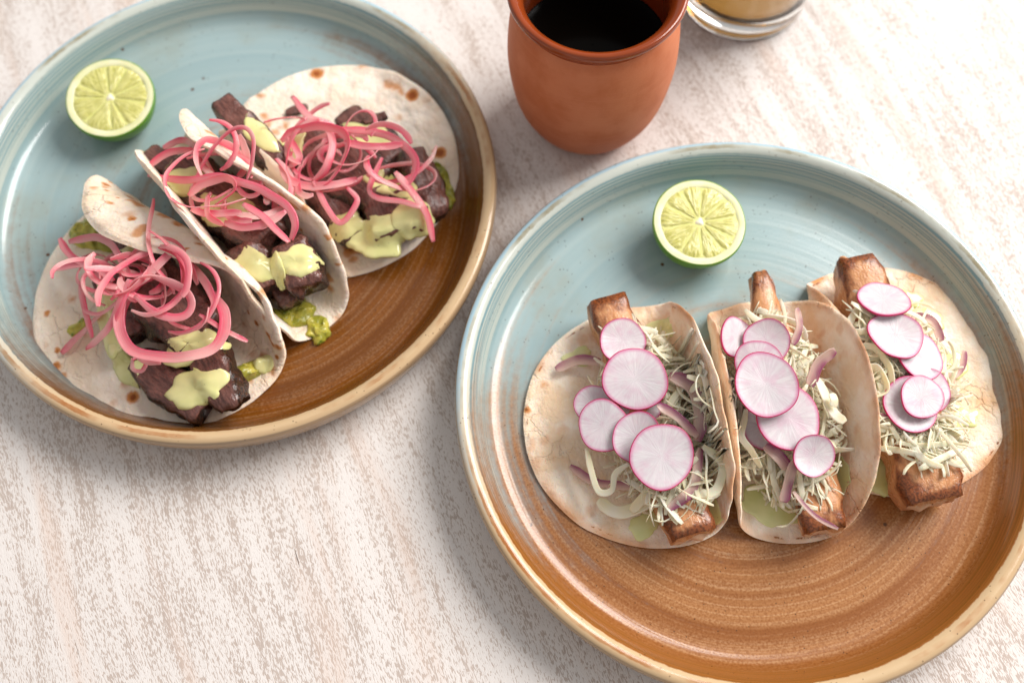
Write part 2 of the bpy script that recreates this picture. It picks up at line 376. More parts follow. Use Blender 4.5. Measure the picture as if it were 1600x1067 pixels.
T2 = tortilla('flour tortilla standing open in the middle of the pickled onion plate', M_FLOUR, (-139, 270), (.60, -.80), 72,
    [(-70, -88), (-20, -80), (-3, 0), (6, 0), (22, 62), (68, 72)], [(-70, -84), (-20, -78), (-3, 0), (0, 0), (16, 84), (42, 94), (54, 140), (70, 165)], 15, wob=.0018, thick=.0030, blister=14, bulge=.08)
T3 = tortilla('flour tortilla with three round toasted spots, lying flat beside the clay cup', M_FLOUR, (-93, 310), (.58, -.815), 68,
    [(-68, -112), (-44, -112), (-30, 0), (40, 0), (68, 14)], [(-68, -112), (-44, -112), (-30, 0), (40, 0), (68, 14)], 18, wob=.0026, thick=.0024,
    spots=[(*w3((-0.1042, 0.3723, 0.0100))[0], 4.5, 1.2), (*w3((-0.0497, 0.3533, 0.0100))[0], 4.5, 1.3), (*w3((-0.0350, 0.3153, 0.0100))[0], 4.5, 1.3), (*w3((-0.0783, 0.2611, 0.0100))[0], 6, 1.3), (*w3((-0.0823, 0.2594, 0.0100))[0], 5, 1.1)])
# ------------------------------------------------------------------ limes
def mat_rind():
    g = G('lime_rind'); p = g.coord('Object'); n = g.noise(p, 500, 2); z = g.sep(p)[2]
    c = g.mix(g.noise(p, 60, 2), lin(74, 126, 18), lin(104, 152, 30)); c = g.mix(g.step(z, .019, .0225, 0, .7), c, lin(146, 178, 66))
    g.sss(.2, (.5, 1, .2), .001)
    return g.set(Base_Color=c, Roughness=.32, Normal=g.bump(n, .35, .0005))
def mat_pulp():
    g = G('lime_pulp'); p = g.attr('rest', 'Vector')
    x, y, z = g.sep(p)
    n = g.noise(g.comb(g.ma('MULTIPLY', x, 14), g.ma('MULTIPLY', y, 60), z), 1, 3, .6); v = g.voro(g.comb(g.ma('MULTIPLY', x, 7), g.ma('MULTIPLY', y, 36), z), 1)
    c = g.mix(g.step(n, .3, .7), lin(182, 180, 86), lin(212, 207, 128)); c = g.mix(g.step(v, .3, .75, 0, .4), c, lin(232, 228, 162))
    g.sss(.4, (1, 1, .4), .002)
    return g.set(Base_Color=c, Roughness=.16, Specular_IOR_Level=.6, Normal=g.bump(g.ma('ADD', n, v), .5, .0009))
def mat_plain(name, c1, c2, rough, sc_=120, sss=.3, rad=(1, .8, .5), ss=.0015, spec=.4, bump=.25, bd=.0004):
    g = G(name); p = g.coord('Object'); n = g.noise(p, sc_, 3)
    if sss: g.sss(sss, rad, ss)
    return g.set(Base_Color=g.mix(g.step(n, .3, .7), c1, c2), Roughness=rough, Specular_IOR_Level=spec, Normal=g.bump(n, bump, bd))
M_RIND, M_PULP = mat_rind(), mat_pulp()
M_PITH = mat_plain('lime_pith', lin(230, 228, 190), lin(222, 222, 172), .45, sss=.4)
M_MEMB = mat_plain('lime_membrane', lin(222, 220, 146), lin(212, 212, 126), .3, 200, sss=.3)
M_CORE = mat_plain('lime_core', lin(244, 236, 214), lin(236, 228, 196), .5, 300)
def lime(label, c, R, depth, nrm, rotz, ns, seed):
    """half lime, cut face up, tipped to nrm; c = centre of the cut face"""
    rr = random.Random(seed); N = Vector(nrm).normalized(); q = Vector((0, 0, 1)).rotation_difference(N)
    c = Vector(c)
    def W(V): return np.array([tuple(c+q @ Vector(v)) for v in V])
    root = empty('lime_half', (c.x, c.y, FLOOR)); tag(root, label, 'lime', 'lime halves on the plates')
    prof = []
    for i in range(22):
        t = math.pi/2*i/21; prof.append((max(R*math.cos(t)**.86, .0004), -depth*math.sin(t)))
    prof = [(R*.972, .0002), (R*.988, .0001), (R*.999, -.0006)]+prof[1:]
    V, F = lathe(prof, (0, 0), 80); V = np.array(V)
    V *= (1+.012*nza(V, 90, seed))[:, None]; V = W(V)
    V[:, 2] = np.maximum(V[:, 2], FLOOR+.0002)
    mk('rind', V, [f[::-1] for f in F], M_RIND, root)
    V, F = lathe([(R*.80, -.0007), (R*.835, -.0001), (R*.865, .0002), (R*.94, .0002), (R*.978, .0001)], (0, 0), 80)
    V = np.array(V); an_ = np.arctan2(V[:, 1], V[:, 0]); V *= (1-.02*np.abs(np.sin(an_*ns/2+rotz))**6*(np.hypot(V[:, 0], V[:, 1]) < R*.85))[:, None]
    mk('pith', W(V), F, M_PITH, root)
    V, F = lathe([(.0002, .0001), (R*.3, .0001), (R*.81, -.0001)], (0, 0), 48)
    mk('membrane', W(V), F, M_MEMB, root)
    cuts = sorted((i+rr.uniform(-.24, .24))*2*math.pi/ns+rotz for i in range(ns))
    for i in range(ns):
        a0, a1 = cuts[i], cuts[(i+1) % ns]+(2*math.pi if i == ns-1 else 0)
        Vs = []; A = []; nu, nv = 10, 12
        for u in range(nu+1):
            for v in range(nv+1):
                s = u/nu; r = R*(.085+.755*s); gap = .00020*(1+.6*math.sin(40*r/R+i))/max(r, .0016)
                f = v/nv; corner = 1-.5*abs(2*f-1)**6*s**8*.28
                th = a0+gap+(a1-a0-2*gap)*f
                zz = .0006*(1-abs(2*f-1)**5)*(1-abs(2*s-1)**7)+.00022*nz((r*math.cos(th), r*math.sin(th), 0), 420, seed)-.0003*(1 if (u in (0, nu) or v in (0, nv)) else 0)
                Vs.append((r*corner*math.cos(th), r*corner*math.sin(th), zz)); A.append((r*30, (th-a0)*.35, i*1.7))
        Fs = [(u*(nv+1)+v, (u+1)*(nv+1)+v, (u+1)*(nv+1)+v+1, u*(nv+1)+v+1) for u in range(nu) for v in range(nv)]
        mk('segment', W(Vs), Fs, M_PULP, root, attrs={'rest': np.array(A)})
    V = []; k = 14
    for i in range(k): a = 2*math.pi*i/k; e = R*.085*(1+.25*math.sin(3*a+seed)); V.append((e*math.cos(a), e*math.sin(a), .0001))
    V += [(x*.7, y*.7, .0007) for x, y, z in V[:k]]+[(0, 0, .0008)]
    F = [(i, (i+1) % k, k+(i+1) % k, k+i) for i in range(k)]+[(k+i, k+(i+1) % k, 2*k) for i in range(k)]
    mk('core', W(V), F, M_CORE, root)
lime('cut lime half facing up on the plate with the radish tacos', (0.0975, 0.2553, 0.0275), .0238, .0215, (.03, -.10, 1), .2, 10, 4)
lime('cut lime half facing up on the plate with the pickled onion tacos', (-0.2125, 0.3481, 0.0265), .0238, .0205, (.06, -.14, 1), .5, 9, 9)

# ------------------------------------------------------------------ clay cup and its drink, tumbler and its drink
def mat_clay():
    g = G('terracotta'); p = g.coord('Object'); n = g.noise(p, 45, 4, .6); z = g.sep(p)[2]
    c = g.mix(g.step(n, .35, .7), lin(200, 120, 82), lin(186, 102, 62))
    th = g.noise(g.comb(g.ma('MULTIPLY', z, 900), g.noise(p, 12, 1), 0), 1, 2)
    c = g.mix(g.step(th, .55, .75, 0, .25), c, lin(206, 128, 90))
    c = g.mix(g.ma('MULTIPLY', g.step(g.voro(p, 260), .06, .03), g.step(g.noise(p, 90, 1), .6, .66)), c, lin(226, 178, 130))
    return g.set(Base_Color=c, Roughness=.62, Specular_IOR_Level=.3, Normal=g.bump(g.ma('ADD', g.noise(p, 900, 2), g.ma('MULTIPLY', th, 1.5)), .18, .0005))
def mat_clayglaze():
    g = G('glazed_terracotta'); p = g.coord('Object'); n = g.noise(p, 60, 3)
    return g.set(Base_Color=g.mix(n, lin(150, 66, 26), lin(120, 48, 16)), Roughness=.16, Normal=g.bump(g.noise(p, 300, 2), .1, .0004))
CUP = (.0478, .3445)
cup = empty('clay_cup', (CUP[0], CUP[1], 0)); tag(cup, 'round bellied terracotta cup with glazed rim behind the plates', 'cup')
M_CLAY, M_CG = mat_clay(), mat_clayglaze()
V, F = lathe(smoothprof([(.0006, .0004), (.0235, .0002), (.0315, .0050), (.0398, .023), (.0436, .049), (.0431, .070), (.0410, .0845), (.0388, .0905)], 46), CUP, 128)
mk('body', V, F, M_CLAY, cup)
V, F = lathe(smoothprof([(.0388, .0905), (.0396, .0935), (.0420, .0962), (.0434, .0985), (.0436, .1003), (.0428, .1018), (.0408, .1016), (.0378, .0990), (.0358, .0950), (.0352, .090)], 40), CUP, 128)
mk('rim', V, F, M_CG, cup)
V, F = lathe(smoothprof([(.0352, .090), (.0356, .085), (.0374, .074), (.0388, .055), (.0370, .030), (.030, .012), (.0006, .008)], 30), CUP, 96)
mk('lining', V, F, M_CG, cup)
g = G('dark_coffee'); M_COF = g.set(Base_Color=(.002, .0015, .001), Roughness=.12, Specular_IOR_Level=.06)
V, F = lathe([(.0004, .0580), (.02, .0580), (.0380, .0580), (.0386, .0584), (.0387, .0570), (.0386, .050), (.0370, .032), (.0004, .0315)], CUP, 96)
mk_d = mk('dark_drink', V, F, M_COF); tag(mk_d, 'black drink filling the terracotta cup', 'drink')
GL = (.1455, .4255)
g = G('clear_glass'); M_GLASS = g.set(Base_Color=(.97, .98, .97), Roughness=.01, Transmission_Weight=1.0, IOR=1.48)
tum = empty('tumbler_glass', (GL[0], GL[1], 0)); tag(tum, 'thick bottomed clear glass tumbler behind the terracotta cup', 'glass')
V, F = lathe(smoothprof([(.0004, .0022), (.024, .0020), (.030, .0006), (.0345, .0004), (.0368, .0022), (.0378, .008), (.0384, .016), (.0405, .05), (.0425, .088), (.0422, .0905), (.0405, .0905), (.0402, .088), (.0382, .05), (.0362, .020), (.0335, .0155), (.024, .0138), (.0004, .0135)], 90), GL, 128)
mk('vessel', V, F, M_GLASS, tum)
g = G('amber_liquor'); M_AMB = g.set(Base_Color=lin(248, 176, 70), Roughness=.0, Transmission_Weight=1.0, IOR=1.34)
V, F = lathe([(.0004, .0139), (.024, .0142), (.0333, .0159), (.0359, .0203), (.0378, .0480), (.0004, .0480)], GL, 96)
tag(mk('amber_drink', V, F, M_AMB), 'amber drink in the clear tumbler', 'drink')

# ------------------------------------------------------------------ filling materials
def mat_meat(name, inner, inner2, crust, crust2, rough, bmp):
    g = G(name); p = g.attr('rest', 'Vector'); cr = g.attr('crust')
    fib = g.noise(g.scale(p, (160, 620, 620)), 1, 3, .6); n = g.noise(p, 110, 3, .6); n2 = g.noise(p, 900, 2)
    m = g.step(g.ma('ADD', cr, g.ma('MULTIPLY', g.ma('SUBTRACT', n, .5), 1.1)), .32, .68)
    ci = g.mix(g.step(g.ma('ADD', g.ma('MULTIPLY', fib, .75), g.ma('MULTIPLY', n, .25)), .36, .66), inner2, inner); cc = g.mix(g.step(n2, .35, .7), crust, crust2)
    ci = g.mix(g.step(cr, -.12, -.45), ci, lin(226, 190, 158))
    g.sss(.10, (1, .4, .25), .001)
    hgt = g.ma('ADD', g.ma('MULTIPLY', fib, .7), g.ma('MULTIPLY', n2, .8)); hgt = g.ma('ADD', hgt, n)
    return g.set(Base_Color=g.mix(m, ci, cc), Roughness=g.step(n, .3, .7, rough, rough+.25), Specular_IOR_Level=.55, Normal=g.bump(hgt, bmp, .0010))
M_STEAK = mat_meat('seared_steak', lin(128, 84, 74), lin(82, 49, 43), lin(24, 15, 11), lin(76, 44, 29), .18, .5)
M_PORK = mat_meat('grilled_meat', lin(214, 160, 114), lin(190, 130, 86), lin(142, 78, 40), lin(88, 44, 20), .2, .3)
def chunk(p0, p1, w, t, seed, up=(0, 0, 1), t0=.8, t1=.8, sq=.5, bend=0., crustmode='edge', rough=.10):
    """block of meat from p0 to p1"""
    p0, p1 = np.array(p0, float), np.array(p1, float); L = np.linalg.norm(p1-p0); T = (p1-p0)/L
    U = np.array(up, float); U -= T*(U@T); U /= np.linalg.norm(U); B = np.cross(U, T)
    ns, k = 30, 36; V = []; A = []; C = []
    ss = np.concatenate([[0, 0, 0], np.linspace(0, 1, ns), [1, 1, 1]]); sh = np.concatenate([[.02, .5, .82], np.ones(ns), [.82, .5, .02]])
    for s, e in zip(ss, sh):
        en = min(s, 1-s); rnd_ = min(1, .90+.10*min(1, en/.06)); sz = ((1-s)*t0+s*t1) if True else 1
        sz = 1-(1-t0)*max(0, 1-s/.5)**1.5-(1-t1)*max(0, 1-(1-s)/.5)**1.5
        for j in range(k):
            a = 2*math.pi*j/k; x = math.copysign(abs(math.cos(a))**sq, math.cos(a)); y = math.copysign(abs(math.sin(a))**sq, math.sin(a))
            q = np.array([s*L, x*w/2*sz*e*rnd_, y*t/2*(.5+.5*sz)*e*rnd_])
            pt = p0+T*q[0]+B*(q[1]+bend*math.sin(math.pi*s))+U*q[2]
            d = nz(pt, 90, seed)*rough*1.3*t+nz(pt, 260, seed+3)*rough*.5*t
            rad = (B*q[1]+U*q[2]); ln = np.linalg.norm(rad); rad = rad/ln if ln > 1e-6 else T*(1 if s > .5 else -1)
            pt = pt+rad*d*(1 if e > .9 else e)+T*nz(pt, 160, seed+7)*rough*t*2.2*(1 if e < 1 else 0)*(1 if s > .5 else -1)
            V.append(pt); A.append(q)
            if crustmode == 'edge': c = .72*abs(x)**4*(1 if y > .2 else .85)+(.5 if y < -.3 else 0)+(.10 if e < 1 else 0)+.12
            else: c = .24+.42*abs(x)**5*(1 if y > .5 else .2)+.5*max(0, .12-min(s, 1-s))/.12*(1 if y > .3 else 0)-(.75 if e < .9 else 0)-(.25 if y < 0 else 0)
            C.append(c)
    m = len(ss); F = []
    for i in range(m-1):
        for j in range(k): q = (j+1) % k; F.append((i*k+j, i*k+q, (i+1)*k+q, (i+1)*k+j))
    return np.array(V), F, np.array(A)+seed*.013, np.array(C)
def meat(name, label, cat, group, taco, mat, drop=True, **kw):
    V, F, A, C = chunk(**kw)
    if drop: V = taco['pile'].drop(V, .0008, 2)
    o = mk(name, V, F, mat, attrs={'rest': A, 'crust': C}); taco['pile'].put(V, F); tag(o, label, cat, group); return o

# drapes: sauce and mash that follow what lies under them
def drape(taco, c, rx, ry, ang, th, seed, lob=.28, zr=.004, n=15, k=44, spread=1., chunky=0.):
    """puddle draped over the pile, outline lobed; c = (x, y, z of the highest place to fall from)"""
    V = []; ca, sa = math.cos(ang), math.sin(ang)
    last = c[2]-.002
    for i in range(n+1):
        for j in range(k):
            a = 2*math.pi*j/k
            rim = 1+lob*mnoise.noise(Vector((math.cos(a)*1.3, math.sin(a)*1.3, seed*1.9)))*1.6+lob*.5*mnoise.noise(Vector((math.cos(a)*3.4, math.sin(a)*3.4, seed*2.3)))
            s = i/n; x, y = rx*rim*s*math.cos(a), ry*rim*s*math.sin(a)
            X, Y = c[0]+x*ca-y*sa, c[1]+x*sa+y*ca
            h = taco['pile'].h(X, Y, c[2]+zr)
            V.append([X, Y, h if h is not None else np.nan, s])
    V = np.array(V); z = V[:, 2].reshape(n+1, k)
    z = np.where(np.isnan(z), np.nanmin(z) if np.isfinite(np.nanmin(z)) else FLOOR, z)
    z = np.maximum(z, z[0].max()-.0075)
    z0 = z.copy()
    for _ in range(8):
        zp = z.copy(); z[1:-1] = (zp[1:-1]*2+zp[:-2]+zp[2:]+np.roll(zp, 1, 1)[1:-1]+np.roll(zp, -1, 1)[1:-1])/6
        z = np.maximum(z, z0-.0018)
    s = V[:, 3].reshape(n+1, k)
    dome = th*.75*np.sqrt(np.clip(1-s**2.2, 0, 1))
    z = z+dome+.0002
    V = np.c_[V[:, 0], V[:, 1], z.ravel()]
    if chunky:
        for i in range(len(V)):
            e = min(1, (1-s.ravel()[i])*4); V[i] += np.array([nz(V[i], 260, seed), nz(V[i], 260, seed+5), abs(nz(V[i], 200, seed+9))*1.6])*chunky*e
    F = [(i*k+j, (i+1)*k+j, (i+1)*k+(j+1) % k, i*k+(j+1) % k) for i in range(n) for j in range(k)]
    # underside
    nV = len(V); V2 = V.copy(); V2[:, 2] = np.minimum(V2[:, 2]-.0004, z0.ravel()-.0008)
    V = np.vstack([V, V2]); F += [tuple(nV+q for q in f[::-1]) for f in F]
    F += [(n*k+j, nV+n*k+j, nV+n*k+(j+1) % k, n*k+(j+1) % k) for j in range(k)]
    return V, F
def mat_crema(name, c1, c2):
    g = G(name); p = g.coord('Object'); n = g.noise(p, 90, 3)
    c = g.mix(g.step(n, .3, .7), c1, c2)
    fl = g.ma('MULTIPLY', g.step(g.voro(p, 420), .11, .06), g.step(g.noise(p, 140, 1), .55, .62)); c = g.mix(fl, c, lin(70, 74, 40))
    g.sss(.2, (1, .95, .6), .001)
    return g.set(Base_Color=c, Roughness=.14, Specular_IOR_Level=.5, Normal=g.bump(n, .3, .001))
M_CREMA = mat_crema('green_crema', lin(228, 222, 160), lin(216, 215, 147)); M_CREMA2 = mat_crema('pale_crema', lin(228, 228, 172), lin(216, 221, 152))
def mat_guac():
    g = G('mashed_avocado'); p = g.coord('Object'); n = g.noise(p, 160, 3, .6); n2 = g.noise(p, 420, 2)
    c = g.mix(g.step(n, .35, .65), lin(198, 186, 78), lin(152, 150, 50)); c = g.mix(g.step(n2, .58, .75), c, lin(84, 108, 26))
    g.sss(.3, (.8, 1, .25), .002)
    return g.set(Base_Color=c, Roughness=.28, Normal=g.bump(g.ma('ADD', n, n2), .6, .0012))
M_GUAC = mat_guac()
def sauce(label, taco, c, rx, ry, ang, th, seed, group='green crema on the tacos', mat=None, name='sauce_blob', cat='sauce', **kw):
    V, F = drape(taco, c, rx/1000, ry/1000, math.radians(ang), th/1000, seed, **kw)
    o = mk(name, V, F, mat or M_CREMA); taco['pile'].put(V, F); tag(o, label, cat, group); return o

# strips of onion and cabbage
def mat_strip(name, mid, edge, pale, rough, sss, trans, grain=260):
    g = G(name); p = g.attr('rest', 'Vector'); s, x, z = g.sep(p)
    n = g.noise(g.comb(g.ma('MULTIPLY', s, 1.6), g.ma('MULTIPLY', x, 13), z), 1, 3); l = g.noise(g.comb(g.ma('MULTIPLY', s, 2), z, 5), 1, 1)
    c = g.mix(g.step(x, .0, .9), edge, mid); c = g.mix(g.ma('MULTIPLY', g.step(l, .45, .75), .8), c, pale); c = g.mix(g.step(n, .4, .75, 0, .35), c, pale)
    g.sss(sss, (1, .5, .55), .0022)
    g.set(Base_Color=c, Roughness=rough, Specular_IOR_Level=.5, Normal=g.bump(n, .35, .0005))
    if trans:       # limp, see-through flesh
        tr = g.add('ShaderNodeBsdfTransparent', 0, {0: g.mix(.35, (1, 1, 1), mid)}); tl = g.add('ShaderNodeBsdfTranslucent', 0, {0: c})
        out = g.nt.nodes['Material Output']
        a_ = g.nt.nodes.new('ShaderNodeMixShader'); a_.inputs[0].default_value = .30; g.link(g.b.outputs[0], a_.inputs[1]); g.link(tl, a_.inputs[2])
        b_ = g.nt.nodes.new('ShaderNodeMixShader'); g.link(g.step(n, .2, .8, trans*.6, trans*1.4), b_.inputs[0]); g.link(a_.outputs[0], b_.inputs[1]); g.link(tr, b_.inputs[2])
        g.link(b_.outputs[0], out.inputs[0])
    return g.m
M_PICK = mat_strip('pickled_onion', lin(252, 166, 174), lin(238, 90, 124), lin(255, 218, 210), .14, .4, .15)
M_RED = mat_strip('red_onion', lin(240, 212, 202), lin(158, 62, 122), lin(244, 222, 208), .2, .3, .28)
M_CAB = mat_strip('cabbage', lin(254, 246, 222), lin(252, 242, 206), lin(255, 251, 242), .28, .4, .05)
SEED = [100]
def strip(name, label, cat, group, mat, pts, w, t=1.2, nrm=(0, 0, 1), twist=0., seg=None, wav=.0006, taco=None, cup=0.):
    SEED[0] += 1; sd = SEED[0]
    C = catmull(np.array(pts), seg or max(14, 7*len(pts)))
    for i in range(len(C)): C[i] += np.array([nz(C[i], 60, sd), nz(C[i], 60, sd+2), nz(C[i], 90, sd+4)])*wav
    ww = np.array([w*(1+.18*mnoise.noise(Vector((i*.13, sd, 0)))) for i in range(len(C))])/1000
    V, F, A = ribbon(C, ww, t/1000, nrm, twist, 12, True, .42, cup)
    A[:, 2] = sd*.71
    o = mk(name, V, F, mat, attrs={'rest': A})
    if taco is not None: taco['pile'].put(V, F)
    tag(o, label, cat, group); return o

# ------------------------------------------------------------------ steak tacos (plate with pickled onions)
def steak(label, taco, **kw):
    return meat('steak_piece', label, 'steak', 'seared steak pieces', taco, M_STEAK, **kw)
def guac(label, taco, *a, **kw):
    return sauce(label, taco, *a, group='mashed avocado in the tacos', mat=M_GUAC, name='avocado_mash', cat='avocado mash', chunky=.0022, **kw)
n1 = 'nearest steak taco'; n2_ = 'middle steak taco'; n3_ = 'steak taco beside the clay cup'
guac('yellow green avocado mash at the upper end of the nearest steak taco', T1, (-0.2178, 0.2726, 0.0220), 14, 10, -30, 6, 2)
guac('strip of avocado mash against the flap of the nearest steak taco', T1, (-0.1361, 0.1878, 0.0240), 6, 14, -60, 6, 3)
guac('smear of avocado on the flat side of the nearest steak tortilla', T1, (-0.2200, 0.2199, 0.0140), 7, 3.5, 30, 1.2, 4)
steak('dark charred steak end poking out at the top of the nearest steak taco', T1, p0=(-0.2088, 0.2793, 0.0260), p1=(-0.1875, 0.2503, 0.0260), w=.017, t=.015, seed=1, rough=.16)
steak('purple steak slice lying under the onions, lowest in the nearest steak taco', T1, p0=(-0.1840, 0.1966, 0.0200), p1=(-0.1494, 0.1685, 0.0200), w=.022, t=.014, seed=2, up=(.2, -.35, 1), t0=.7, t1=.75, rough=.15)
steak('triangular steak slice ending beside the flap of the nearest steak taco', T1, p0=(-0.1531, 0.2063, 0.0260), p1=(-0.1354, 0.1697, 0.0220), w=.022, t=.016, seed=3, up=(-.35, -.1, 1), t1=.65, rough=.15)
steak('steak slice hidden under the onion tangle of the nearest steak taco', T1, p0=(-0.1875, 0.2420, 0.0280), p1=(-0.1484, 0.2009, 0.0300), w=.034, t=.020, seed=4, rough=.15)
steak('small steak slice at the flat side of the nearest steak taco', T1, p0=(-0.2043, 0.2423, 0.0220), p1=(-0.1815, 0.2093, 0.0220), w=.020, t=.014, seed=5, rough=.16)
guac('avocado mash spilling from the lower end of the middle steak taco', T2, (-0.1105, 0.2216, 0.0320), 10, 8, 55, 4, 6)
guac('thin yellow avocado smear on the flap foot of the middle steak taco', T2, (-0.0974, 0.2129, 0.0300), 7, 6, 50, 1.0, 16)
guac('avocado mash at the upper end of the middle steak taco', T2, (-0.1762, 0.3063, 0.0300), 14, 9, -50, 5, 7)
steak('steak cube at the lower end of the middle steak taco, beside its flap', T2, p0=(-0.1069, 0.2455, 0.0380), p1=(-0.0989, 0.2235, 0.0340), w=.022, t=.020, seed=11, t0=.9, t1=.85, rough=.15)
steak('dark steak cube at the lower end of the middle steak taco, beside the nearest taco', T2, p0=(-0.1297, 0.2477, 0.0360), p1=(-0.1194, 0.2254, 0.0300), w=.021, t=.020, seed=12, t0=.9, t1=.85, rough=.15)
steak('steak crumb in the shadow under the two cubes of the middle steak taco', T2, p0=(-0.1142, 0.2334, 0.0240), p1=(-0.1092, 0.2213, 0.0220), w=.014, t=.012, seed=13, rough=.15)
steak('long steak slice under the onions of the middle steak taco', T2, p0=(-0.1673, 0.2961, 0.0360), p1=(-0.1186, 0.2489, 0.0360), w=.030, t=.020, seed=14, rough=.15)
steak('dark steak tip poking out at the upper end of the middle steak taco', T2, p0=(-0.1855, 0.3088, 0.0300), p1=(-0.1650, 0.2927, 0.0320), w=.015, t=.012, seed=15, rough=.16)
steak('long charred steak slice reaching out over the flap beside the middle taco', T3, p0=(-0.1474, 0.3320, 0.0400), p1=(-0.1154, 0.2953, 0.0320), w=.016, t=.013, seed=21, rough=.15)
steak('thick steak slice with purple side nearest the plate wall by the cup', T3, p0=(-0.0497, 0.3046, 0.0260), p1=(-0.0387, 0.2689, 0.0200), w=.020, t=.020, seed=22, up=(.4, 0, 1), rough=.1)
steak('dark steak cube hanging over the lower edge beside the cup', T3, p0=(-0.0680, 0.2820, 0.0260), p1=(-0.0596, 0.2578, 0.0200), w=.021, t=.020, seed=23, t1=.85, rough=.15)
steak('purple steak cube at the lower edge, second from the plate wall', T3, p0=(-0.0528, 0.2801, 0.0280), p1=(-0.0475, 0.2598, 0.0220), w=.017, t=.018, seed=24, rough=.15)
steak('broad steak slice under the onions beside the cup', T3, p0=(-0.1115, 0.3171, 0.0240), p1=(-0.0663, 0.2820, 0.0260), w=.036, t=.016, seed=25, rough=.15)
steak('steak slice under the crema at the far side beside the cup', T3, p0=(-0.0856, 0.3365, 0.0180), p1=(-0.0572, 0.3049, 0.0200), w=.022, t=.011, seed=26, rough=.16)
steak('dark seared strip near the fold in the shade beside the middle taco', T3, p0=(-0.1072, 0.2969, 0.0240), p1=(-0.0768, 0.2594, 0.0200), w=.020, t=.014, seed=27, rough=.16)
c1 = 'of the nearest steak taco'
sauce('large smooth crema puddle on the lowest steak slice '+c1, T1, (-0.1525, 0.1767, 0.0400), 15.9, 8.8, 4, 2.4, 1)
sauce('crema patch showing inside the big onion loop '+c1, T1, (-0.1538, 0.1960, 0.0460), 15.3, 7.1, 8, 2.2, 2)
sauce('long pale crema run beside the onion tangle '+c1, T1, (-0.1980, 0.2210, 0.0360), 8.3, 21.2, 10, 2.2, 3, mat=M_CREMA2)
sauce('pale crema pool near the avocado at the top '+c1, T1, (-0.1980, 0.2473, 0.0360), 15.3, 9.4, 20, 2.0, 4, mat=M_CREMA2)
sauce('round crema drop high on the flap '+c1, T1, (-0.1239, 0.1948, 0.0300), 5.0, 5.0, 0, 2.0, 5, lob=.12)
sauce('crema pool on the flat tortilla under the small onion ring '+c1, T1, (-0.1903, 0.1953, 0.0240), 11.8, 7.1, -30, 2.0, 6, mat=M_CREMA2)
sauce('crema smear beside the curled flap '+c1, T1, (-0.1783, 0.2506, 0.0460), 9.4, 5.9, -20, 1.8, 7)
c2 = 'of the middle steak taco'
sauce('crema run over the dark cube '+c2, T2, (-0.1207, 0.2340, 0.0560), 13.0, 7.1, -8, 2.2, 11)
sauce('crema run over the cube beside the flap '+c2, T2, (-0.1029, 0.2335, 0.0580), 11.8, 7.1, 6, 2.2, 12)
sauce('glossy crema bead at the top '+c2, T2, (-0.1604, 0.2821, 0.0560), 11.8, 7.1, 0, 2.4, 13)
sauce('crema smear under the onions '+c2, T2, (-0.1364, 0.2635, 0.0560), 16.5, 8.3, -25, 1.8, 14)
sauce('crema drip between the two cubes '+c2, T2, (-0.1119, 0.2306, 0.0500), 3.5, 8.3, 10, 1.8, 15)
c3 = 'beside the clay cup'
sauce('large crema pool at the far corner '+c3, T3, (-0.1181, 0.3134, 0.0460), 15.3, 13.0, -30, 2.0, 21)
sauce('crema run down to the plate side '+c3, T3, (-0.0680, 0.2571, 0.0460), 15.3, 10.6, -10, 2.2, 22)
sauce('crema patch over the purple cube '+c3, T3, (-0.0475, 0.2633, 0.0460), 10.6, 8.3, 20, 2.2, 23)
sauce('crema on the far flat side with a dark crumb '+c3, T3, (-0.0735, 0.3176, 0.0380), 16.5, 8.3, -10, 1.8, 24)
sauce('crema smear in the middle of the onions '+c3, T3, (-0.0604, 0.2836, 0.0460), 14.2, 8.3, -30, 1.8, 25)
sauce('crema below the onions near the fold '+c3, T3, (-0.0823, 0.2632, 0.0460), 10.6, 7.1, 10, 1.8, 26)
guac('avocado mash along the wall side beside the cup', T3, (-0.0331, 0.2963, 0.0160), 4, 13, 18, 1.6, 28)
for k_, (q, s_) in enumerate((((-0.0685, 0.3290, 0.0340), 41), ((-0.1143, 0.3468, 0.0300), 42))):
    q = np.array(q); meat('steak_crumb', ('black steak crumb lying on the far crema beside the cup', 'brown steak crumb at the far corner beside the cup')[k_], 'steak', 'steak crumbs', T3, M_STEAK, p0=q-[.006, .002, 0], p1=q+[.006, .002, 0], w=.006, t=.003, seed=s_, rough=.3)

